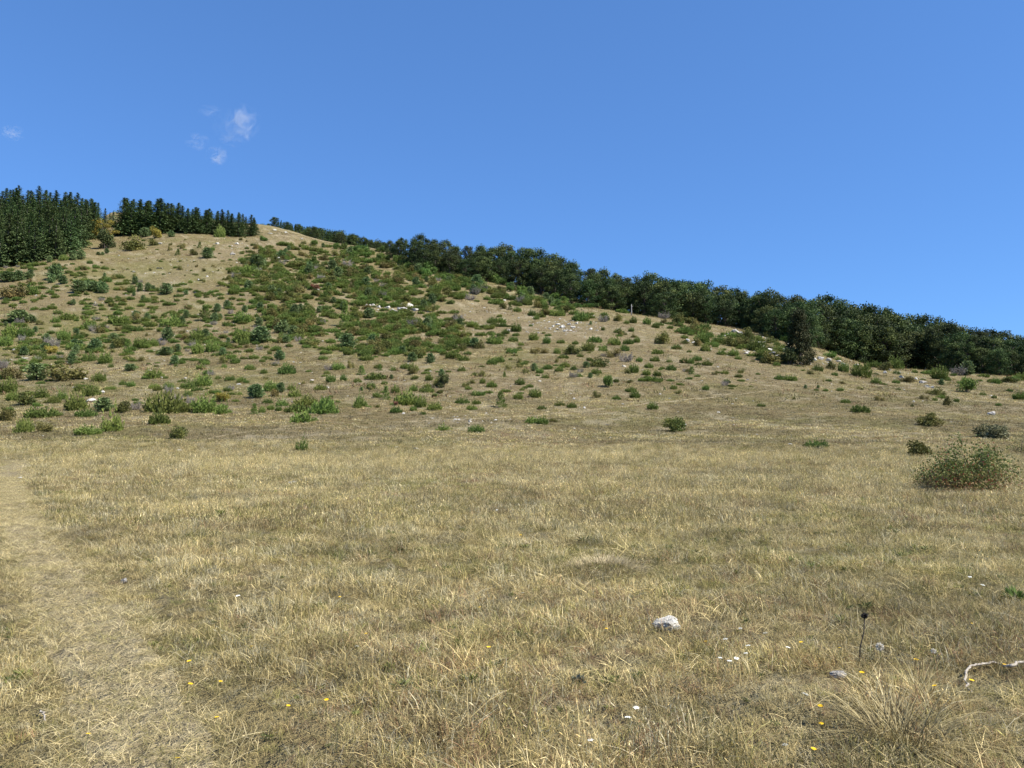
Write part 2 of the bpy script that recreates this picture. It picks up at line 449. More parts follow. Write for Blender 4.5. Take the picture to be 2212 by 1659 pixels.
# ------------------------------------------------------------------ grass tufts
SRC = bpy.data.collections.new('tuft_sources')
def tuft(name, n, rad, l0, l1, w, lean0, lean1, seed, curve=.5, head=0.0, tl=(0, 1), coll=SRC, mat='grass'):
    r = np.random.default_rng(seed)
    ba = r.uniform(0, 2 * PI, n); br = rad * np.sqrt(r.uniform(0, 1, n))
    P = np.stack([br * np.cos(ba), br * np.sin(ba), np.full(n, -.01)], 1)
    az_ = r.uniform(0, 2 * PI, n); ln = r.uniform(lean0, lean1, n); le = r.uniform(l0, l1, n)
    H = np.stack([np.cos(az_), np.sin(az_), np.zeros(n)], 1); S = np.stack([-np.sin(az_), np.cos(az_), np.zeros(n)], 1)
    S = unit(S + r.normal(size=(n, 3)) * .35)
    up = np.array([0, 0, 1.0])
    d1 = H * np.sin(ln)[:, None] + up * np.cos(ln)[:, None]
    l2 = np.minimum(ln + curve * r.uniform(.2, 1.3, n), 1.75)
    d2 = H * np.sin(l2)[:, None] + up * np.cos(l2)[:, None]
    mid = P + d1 * le[:, None] * .5; tip = mid + d2 * le[:, None] * .5
    tip[:, 2] = np.maximum(tip[:, 2], .012 + .02 * r.uniform(0, 1, n))
    W = (w * r.uniform(.6, 1.4, n) / 2)[:, None]
    tint = r.uniform(*tl, n)
    mb = MB()
    V = np.stack([P - S * W, P + S * W, mid + S * W * .85, mid - S * W * .85, tip], 1).reshape(-1, 3)
    Fc = []
    for i in range(n):
        k = 5 * i; Fc += [(k, k + 1, k + 2, k + 3), (k + 3, k + 2, k + 4)]
    mb.add(V, Fc, 0, np.repeat(tint, 5))
    if head:
        hd = np.repeat(tip, 3, 0) - np.repeat(d2, 3, 0) * r.uniform(0, head, (n * 3, 1))
        A_ = np.repeat(d2, 3, 0) * head * .35 + r.normal(size=(n * 3, 3)) * head * .05
        B_ = unit(np.cross(A_, r.normal(size=A_.shape))) * head * .09
        mb.leaves(hd, A_, B_, np.repeat(np.minimum(tint + .25, 1), 3))
    return link(name, mb.mesh(name, [M[mat]]), coll=coll)

def rosette(name, n, l, w, seed, coll=SRC):
    r = np.random.default_rng(seed); mb = MB()
    az_ = r.uniform(0, 2 * PI, n); el = r.uniform(.1, 1.0, n)
    D = np.stack([np.cos(az_) * np.cos(el), np.sin(az_) * np.cos(el), np.sin(el)], 1)
    C = D * (l * r.uniform(.4, .9, (n, 1))) + np.array([0, 0, .02]) + r.normal(size=(n, 3)) * l * .25 * np.array([1, 1, .3])
    C[:, 2] = np.abs(C[:, 2])
    A_ = D * l * .45; B_ = unit(np.cross(D, r.normal(size=(n, 3)))) * w * .5
    mb.leaves(C, A_, B_, r.uniform(.1, 1, n))
    return link(name, mb.mesh(name, [M['grass']]), coll=coll)

# order matters: the collection is read in alphabetical order
VAR = []
def reg(o): VAR.append(o.name); return len(VAR) - 1
TURF = [reg(tuft('a%02d_turf' % i, 62, .12, .05, .15, .0028, .05, 1.2, 100 + i, .8)) for i in range(4)]
TALL = [reg(tuft('b%02d_tall' % i, 16, .10, .15, .34, .0030, .05, .55, 120 + i, .5, .03)) for i in range(3)]
STRAW = [reg(tuft('c%02d_straw' % i, 44, .17, .09, .24, .0029, .85, 1.5, 140 + i, .45)) for i in range(3)]
HERB = [reg(rosette('d%02d_herb' % i, 26, .05, .010, 160 + i)) for i in range(2)]
MTURF = [reg(tuft('e%02d_midturf' % i, 44, .22, .07, .19, .0065, .10, 1.1, 180 + i, .7)) for i in range(3)]
MTALL = [reg(tuft('f%02d_midtall' % i, 20, .20, .16, .36, .0055, .05, .5, 200 + i, .5, .05)) for i in range(2)]
FAR = [reg(tuft('g%02d_far' % i, 26, .5, .08, .26, .030, .1, 1.2, 220 + i, .6)) for i in range(3)]
TWIG = [reg(tuft('h%02d_twig' % i, 14, .06, .08, .2, .0028, .1, .9, 240 + i, .6, .02, (0, .4))) for i in range(2)]

def scatter(name, x, y, vid, scale, hue, label, cat, rx=None):
    n = len(x); z = ground(x, y)
    me = bpy.data.meshes.new(name); me.vertices.add(n)
    me.vertices.foreach_set('co', np.stack([x, y, z], -1).ravel().astype(np.float32))
    rot = np.zeros((n, 3)); rot[:, 2] = rng.uniform(0, 2 * PI, n)
    rot[:, :2] = rng.normal(0, .12, (n, 2))
    me.attributes.new('rot', 'FLOAT_VECTOR', 'POINT').data.foreach_set('vector', rot.ravel().astype(np.float32))
    sc = np.broadcast_to(np.asarray(scale, float), (n,))
    me.attributes.new('scl', 'FLOAT', 'POINT').data.foreach_set('value', sc.astype(np.float32))
    me.attributes.new('vid', 'INT', 'POINT').data.foreach_set('value', np.asarray(vid).astype(np.int32))
    h4 = np.concatenate([hue, np.ones((n, 1))], 1)
    me.attributes.new('hue', 'FLOAT_COLOR', 'POINT').data.foreach_set('color', h4.ravel().astype(np.float32))
    return me

def scatter_obj(name, me, coll, label, cat):
    ng = bpy.data.node_groups.new(name, 'GeometryNodeTree')
    ng.interface.new_socket('Geometry', in_out='INPUT', socket_type='NodeSocketGeometry')
    ng.interface.new_socket('Geometry', in_out='OUTPUT', socket_type='NodeSocketGeometry')
    N = ng.nodes; L = ng.links
    gi = N.new('NodeGroupInput'); gout = N.new('NodeGroupOutput')
    ci = N.new('GeometryNodeCollectionInfo'); ci.inputs[0].default_value = coll
    ci.inputs['Separate Children'].default_value = True; ci.inputs['Reset Children'].default_value = True
    ip = N.new('GeometryNodeInstanceOnPoints')
    L.new(gi.outputs[0], ip.inputs['Points']); L.new(ci.outputs[0], ip.inputs['Instance'])
    ip.inputs['Pick Instance'].default_value = True
    for nm, ty, so in (('vid', 'INT', 'Instance Index'), ('rot', 'FLOAT_VECTOR', 'Rotation'), ('scl', 'FLOAT', 'Scale')):
        a = N.new('GeometryNodeInputNamedAttribute'); a.data_type = ty; a.inputs[0].default_value = nm
        L.new(a.outputs[0], ip.inputs[so])
    L.new(ip.outputs[0], gout.inputs[0])
    o = link(name, me)
    md = o.modifiers.new('scatter', 'NODES'); md.node_group = ng
    return tag(o, label, cat, kind='stuff')

def band(Y0, Y1, rho, smax=.84):
    n = int(rho * smax * (Y1 ** 2 - Y0 ** 2))
    Y = np.sqrt(rng.uniform(Y0 ** 2, Y1 ** 2, n)); s = rng.uniform(-smax, smax, n)
    return s * Y, Y
PAL = dict(straw=np.array([.54, .445, .228]), tan=np.array([.42, .335, .158]), olive=np.array([.29, .258, .092]),
           green=np.array([.15, .17, .050]), rust=np.array([.29, .18, .10]), pale=np.array([.64, .545, .32]), grey=np.array([.42, .378, .255]))

def hues(x, y, tall=None):
    g, b, p = cover(x, y); n = len(x)
    f1 = fbm(x, y, 1.1, 51, 3); f2 = fbm(x, y, 4.5, 61, 3)
    w = np.stack([.9 + 2.2 * p + 0 * x, 1.3 + .8 * b, .45 + 1.1 * g + 1.2 * sstep(.48, .66, f1), .14 + .4 * g * sstep(.45, .6, f1) + .3 * sstep(.6, .7, f1),
                  .08 + .6 * sstep(.55, .68, f2), .30 + .9 * p, .75 + 0 * x], 1)
    w /= w.sum(1, keepdims=True); c = np.cumsum(w, 1); r = rng.uniform(0, 1, (n, 1)); k = (r > c).sum(1).clip(0, 6)
    P_ = np.array([PAL[q_] for q_ in ('straw', 'tan', 'olive', 'green', 'rust', 'pale', 'grey')])
    f3 = fbm(x, y, .42, 57, 2) * .6 + fbm(x, y, 1.7, 58, 2) * .4
    return P_[k] * rng.uniform(.75, 1.2, (n, 1)) * (.76 + .52 * sstep(.22, .74, f3))[:, None], k

xs, ys, vs, ss, hs = [], [], [], [], []
def put(x, y, v, s, h): xs.append(x); ys.append(y); vs.append(v); ss.append(s); hs.append(h)
for (Y0, Y1, rho) in ((1.2, 6, 210), (6, 12, 110), (12, 20, 45)):
    x, y = band(Y0, Y1, rho); h, k = hues(x, y)
    pd = path_dist(x, y, PATH); keep = pd > .58 * rng.uniform(.35, 1, len(x)) + .3 * (fbm(x, y, .9, 5, 3) - .5); x, y, h, k, pd = x[keep], y[keep], h[keep], k[keep], pd[keep]
    v = rng.choice(TURF, len(x)); tallness = fbm(x, y, 1.6, 71, 3)
    st = rng.uniform(0, 1, len(x)) < .28; v[st] = rng.choice(STRAW, st.sum())
    tw = rng.uniform(0, 1, len(x)) < .07; v[tw] = rng.choice(TWIG, tw.sum())
    he = (k == 3) & (rng.uniform(0, 1, len(x)) < .5); v[he] = rng.choice(HERB, he.sum())
    s = (.28 + .62 * tallness + .58 * sstep(.35, .7, fbm(x, y, .45, 73, 2))) * rng.uniform(.65, 1.3, len(x)) * (.5 + .5 * sstep(.2, 1.3, pd)) * (1 + .25 * sstep(6, 14, y))
    put(x, y, v, s, h)
    x, y = band(Y0, Y1, rho * .14); tallness = fbm(x, y, 1.3, 81, 3)
    keep = (rng.uniform(0, 1, len(x)) < .10 + 1.6 * sstep(.50, .72, tallness)) & (path_dist(x, y, PATH) > .75)
    x, y = x[keep], y[keep]; h, k = hues(x, y); h[k == 3] = PAL['olive']
    put(x, y, rng.choice(TALL, len(x)), rng.uniform(.5, 1.05, len(x)), h * 1.05)
x, y = band(12, 46, 26); h, k = hues(x, y); pd = path_dist(x, y, PATH); keep = pd > .5
x, y, h = x[keep], y[keep], h[keep]
put(x, y, rng.choice(MTURF, len(x)), rng.uniform(.6, 1.15, len(x)), h)
x, y = band(12, 43, 9); h, k = hues(x, y); tl = fbm(x, y, 2.6, 91, 3)
keep = (rng.uniform(0, 1, len(x)) < .12 + 1.3 * sstep(.47, .66, tl) + .75 * sstep(26, 36, y)) & (path_dist(x, y, PATH) > .8)
x, y, h, k = x[keep], y[keep], h[keep], k[keep]; h[k == 3] = PAL['olive']; h[k == 4] = PAL['straw']
put(x, y, rng.choice(MTALL, len(x)), rng.uniform(.55, 1.1, len(x)), h * 1.08)
cat_ = lambda L_: np.concatenate(L_)
m1 = scatter('meadow_grass', cat_(xs), cat_(ys), cat_(vs), cat_(ss), cat_(hs), '', '')
scatter_obj('meadow_grass', m1, SRC, 'dry tan and olive meadow grass covering the foreground', 'grass')
x, y = band(1.2, 24, 190); pd = path_dist(x, y, PATH); keep = (pd < .44 + .34 * (fbm(x, y, .9, 5, 3) - .45)) ; x, y = x[keep], y[keep]
q_ = rng.uniform(0, 1, (len(x), 1)); h = np.where(q_ < .55, PAL['pale'][None] * 1.05, np.where(q_ < .85, PAL['straw'][None], PAL['tan'][None])) * rng.uniform(.8, 1.12, (len(x), 1))
gr = rng.uniform(0, 1, len(x)) < .18; h[gr] = PAL['olive']
x2, y2 = band(22, 42, 26); pd = path_dist(x2, y2, PATH); k2 = pd < .9 + .5 * (fbm(x2, y2, .9, 5, 3) - .45); x2, y2 = x2[k2], y2[k2]
h2 = np.where(rng.uniform(0, 1, (len(x2), 1)) < .5, PAL['pale'][None] * .9, PAL['straw'][None]) * rng.uniform(.8, 1.1, (len(x2), 1))
v2 = np.concatenate([rng.choice(STRAW, len(x)), rng.choice(MTURF, len(x2))]); s2 = np.concatenate([rng.uniform(.38, .68, len(x)), rng.uniform(.35, .55, len(x2))])
m1 = scatter('trodden_grass', np.concatenate([x, x2]), np.concatenate([y, y2]), v2, s2, np.concatenate([h, h2]), '', '')
scatter_obj('trodden_grass', m1, SRC, 'flattened pale straw lying along the footpath', 'grass')
X_, Y_, H_, S_ = [], [], [], []
for (Y0, Y1, rho, s0) in ((44, 75, 7, .75), (75, 130, 3.6, .9), (130, 330, .75, 1.1)):
    x, y = band(Y0, Y1, rho); h, k = hues(x, y); keep = (k != 3); x, y, h = x[keep], y[keep], h[keep]
    X_.append(x); Y_.append(y); H_.append(h * (.50 + .62 * sstep(.3, .7, fbm(x * .6, y * 1.3, 5, 171, 4)))[:, None]); S_.append(s0 * rng.uniform(.5, 1.1, len(x)))
x, y = band(75, 330, .16); kp = rng.uniform(0, 1, len(x)) < .15 + 1.1 * sstep(.5, .68, fbm(x, y, 9, 181, 3)); x, y = x[kp], y[kp]
h = np.where(rng.uniform(0, 1, (len(x), 1)) < .55, PAL['olive'][None] * .8, PAL['rust'][None] * .8) * rng.uniform(.7, 1.2, (len(x), 1))
X_.append(x); Y_.append(y); H_.append(h); S_.append(rng.uniform(1.0, 2.6, len(x)))
m1 = scatter('hill_grass', cat_(X_), cat_(Y_), rng.choice(FAR, sum(map(len, X_))), cat_(S_), cat_(H_), '', '')
scatter_obj('hill_grass', m1, SRC, 'thin dry grass tufts covering the hillside', 'grass')

# ------------------------------------------------------------------ plants: meshes one unit wide, standing on z = 0
def shoots(mb, r, n, base_r, len0, len1, spread, leaf, per, up=1.0, mat=0, zmin=0.0):
    """upright needle-clad shoots, as a juniper has"""
    a = r.uniform(0, 2 * PI, n); br = base_r * np.sqrt(r.uniform(0, 1, n))
    P = np.stack([br * np.cos(a), br * np.sin(a), np.full(n, zmin)], 1)
    D = unit(np.stack([np.cos(a) * spread * br / base_r, np.sin(a) * spread * br / base_r, np.full(n, up)], 1) + r.normal(size=(n, 3)) * .28)
    D[:, 2] = np.abs(D[:, 2]) + .08; D = unit(D)
    Ln = r.uniform(len0, len1, n) * (1 - .55 * (br / base_r) ** 2)
    tone = r.uniform(-.25, .25, n)
    for i in range(n):
        t = np.sort(r.uniform(.08, 1, per)); c = P[i] + D[i] * (t * Ln[i])[:, None]
        w = leaf * (1.25 - t)[:, None]
        off = rdir(per, r) * w * 1.35
        A_ = unit(D[i] * .55 + off / (leaf + 1e-6) * .8) * leaf * r.uniform(.6, 1.2, (per, 1)) * (1.15 - .4 * t)[:, None]
        B_ = unit(np.cross(A_, rdir(per, r))) * leaf * .42
        mb.leaves(c + off, A_, B_, np.clip(.5 + tone[i] + r.uniform(-.3, .3, per), 0, 1), mat)

def juniper(seed, form, mat):
    r = np.random.default_rng(seed); mb = MB()
    if form == 'low': shoots(mb, r, 190, .42, .14, .36, .85, .042, 11, .8)
    elif form == 'round': shoots(mb, r, 170, .36, .25, .58, .75, .044, 14, 1.0)
    elif form == 'spiky':
        shoots(mb, r, 110, .36, .15, .42, 1.1, .045, 13, .75)
        shoots(mb, r, 14, .28, .40, .66, .7, .045, 22, 1.2)
    else:   # cone
        for k in range(7): shoots(mb, r, 22, .38 * (1 - k / 8), .18, .36, .8, .045, 11, 1.3, 0, k * .19)
    return mb.mesh('juniper_bush', [M[mat]])

def pine_sap(seed):
    r = np.random.default_rng(seed); mb = MB(); h = 1.15
    mb.tube([(0, 0, -.05), (0, 0, h * .9)], [.03, .008], 5, 1)
    nz = 13
    for k in range(nz):
        z = .06 + k / nz * h * .9; Lr = .52 * math.sqrt(max(.02, 1 - (k / nz) ** 1.7)) * (.8 + .2 * min(1, k / 3))
        nb = 13
        for b in range(nb):
            a = r.uniform(0, 2 * PI); le = Lr * r.uniform(.65, 1.1); rise = r.uniform(.15, .55)
            D = np.array([math.cos(a), math.sin(a), rise]); t = np.sort(r.uniform(.25, 1, 10))
            c = np.array([0, 0, z]) + D * (t * le)[:, None] + r.normal(size=(10, 3)) * .025
            A_ = unit(D * .8 + r.normal(size=(10, 3)) * .55 + np.array([0, 0, .3])) * .068; B_ = unit(np.cross(A_, rdir(10, r))) * .032
            mb.leaves(c, A_, B_, np.clip(r.uniform(.1, .9, 10) + (t - .6) * .3, 0, 1))
    return mb.mesh('pine_sapling', [M['pine'], M['bark']])

def shrub(seed, mat, h=.62, n=1500, leaf=.035, airy=.5, lobes=9, twig='bark'):
    r = np.random.default_rng(seed); mb = MB()
    C = []
    for k in range(lobes):
        a = r.uniform(0, 2 * PI); q_ = .30 * math.sqrt(r.uniform(0, 1)); C.append((q_ * math.cos(a), q_ * math.sin(a), r.uniform(.14, .72) * h, r.uniform(.15, .24)))
    for (cx, cy, cz, rad) in C:
        mb.tube([(cx * .2, cy * .2, -.02), (cx * .6, cy * .6, cz * .5), (cx, cy, cz)], [.010, .007, .004], 4, 1)
        m_ = n // lobes; d = rdir(m_, r); rr_ = rad * (r.uniform(0, 1, (m_, 1)) ** airy)
        c = np.array([cx, cy, cz]) + d * rr_ * np.array([1, 1, .95]); c[:, 2] = np.where(c[:, 2] < .03, .03 + .1 * r.uniform(0, 1, m_), c[:, 2])
        A_ = unit(d * .5 + rdir(m_, r)) * leaf * r.uniform(.6, 1.3, (m_, 1)); B_ = unit(np.cross(A_, rdir(m_, r))) * leaf * .5
        mb.leaves(c, A_, B_, np.clip(r.uniform(.15, .85) + r.uniform(-.3, .3, m_), 0, 1))
    return mb.mesh('shrub', [M[mat], M[twig]])

def brush(seed):
    r = np.random.default_rng(seed); mb = MB()
    for i in range(80):
        a = r.uniform(0, 2 * PI); D = np.array([math.cos(a), math.sin(a), r.uniform(.3, 1.6)]); D /= np.linalg.norm(D)
        L_ = r.uniform(.25, .5); p0 = np.array([.12 * math.cos(a), .12 * math.sin(a), 0]); p1 = p0 + D * L_ * .6; p2 = p1 + (D + r.normal(size=3) * .35) * L_ * .4
        mb.tube([p0, p1, p2], [.010, .007, .003], 3, 0, r.uniform(.1, .9))
        c = p1 + (p2 - p1) * r.uniform(0, 1, (10, 1)) + r.normal(size=(10, 3)) * .03
        A_ = rdir(10, r) * .035; mb.leaves(c, A_, unit(np.cross(A_, rdir(10, r))) * .010, r.uniform(0, 1, 10))
    return mb.mesh('dead_brush', [M['grey']])

JLOW = [juniper(300 + i, 'low', 'juniper') for i in range(4)]
JROUND = [juniper(310 + i, 'round', 'juniper') for i in range(3)]
JSPIKE = [juniper(320 + i, 'spiky', 'juniper') for i in range(3)]
JCONE = [juniper(330 + i, 'cone', 'juniper') for i in range(2)]
JLIGHT = [juniper(340 + i, 'low', 'juniper_light') for i in range(2)] + [juniper(345, 'round', 'juniper_light')]
PINES = [pine_sap(350 + i) for i in range(4)]
RUST = [shrub(360 + i, 'rust', .6, 1300, .036, .45) for i in range(3)]
OLIVE = [shrub(370 + i, 'olive', .6, 1500, .036, .45) for i in range(3)]
LEAFY = [shrub(380 + i, 'leafy', .75, 1700, .040, .4) for i in range(3)]
DARK = [shrub(385 + i, 'darkleaf', .9, 2200, .040, .4, 12) for i in range(2)]
MIXED = [shrub(387, 'mixleaf', .5, 2000, .036, .4, 12)]
GREYS = [shrub(388, 'greyleaf', .6, 2000, .036, .4, 12)]
YEL = [shrub(390 + i, 'yellow', .8, 2000, .038, .4, 11) for i in range(2)]
REDS = [shrub(395, 'red', .7, 900, .05, .5, 6)]
BRUSH = [brush(398 + i) for i in range(2)]
def mesh_h(me): 
    co = np.empty(len(me.vertices) * 3, np.float32); me.vertices.foreach_get('co', co); co = co.reshape(-1, 3)
    return float(np.percentile(co[:, 2], 99)), float(np.percentile(np.abs(co[:, :2]), 99) * 2)
DIM = {}
for L_ in (JLOW, JROUND, JSPIKE, JCONE, JLIGHT, PINES, RUST, OLIVE, LEAFY, DARK, GREYS, MIXED, YEL, REDS, BRUSH):
    for m_ in L_: DIM[m_.name] = mesh_h(m_)

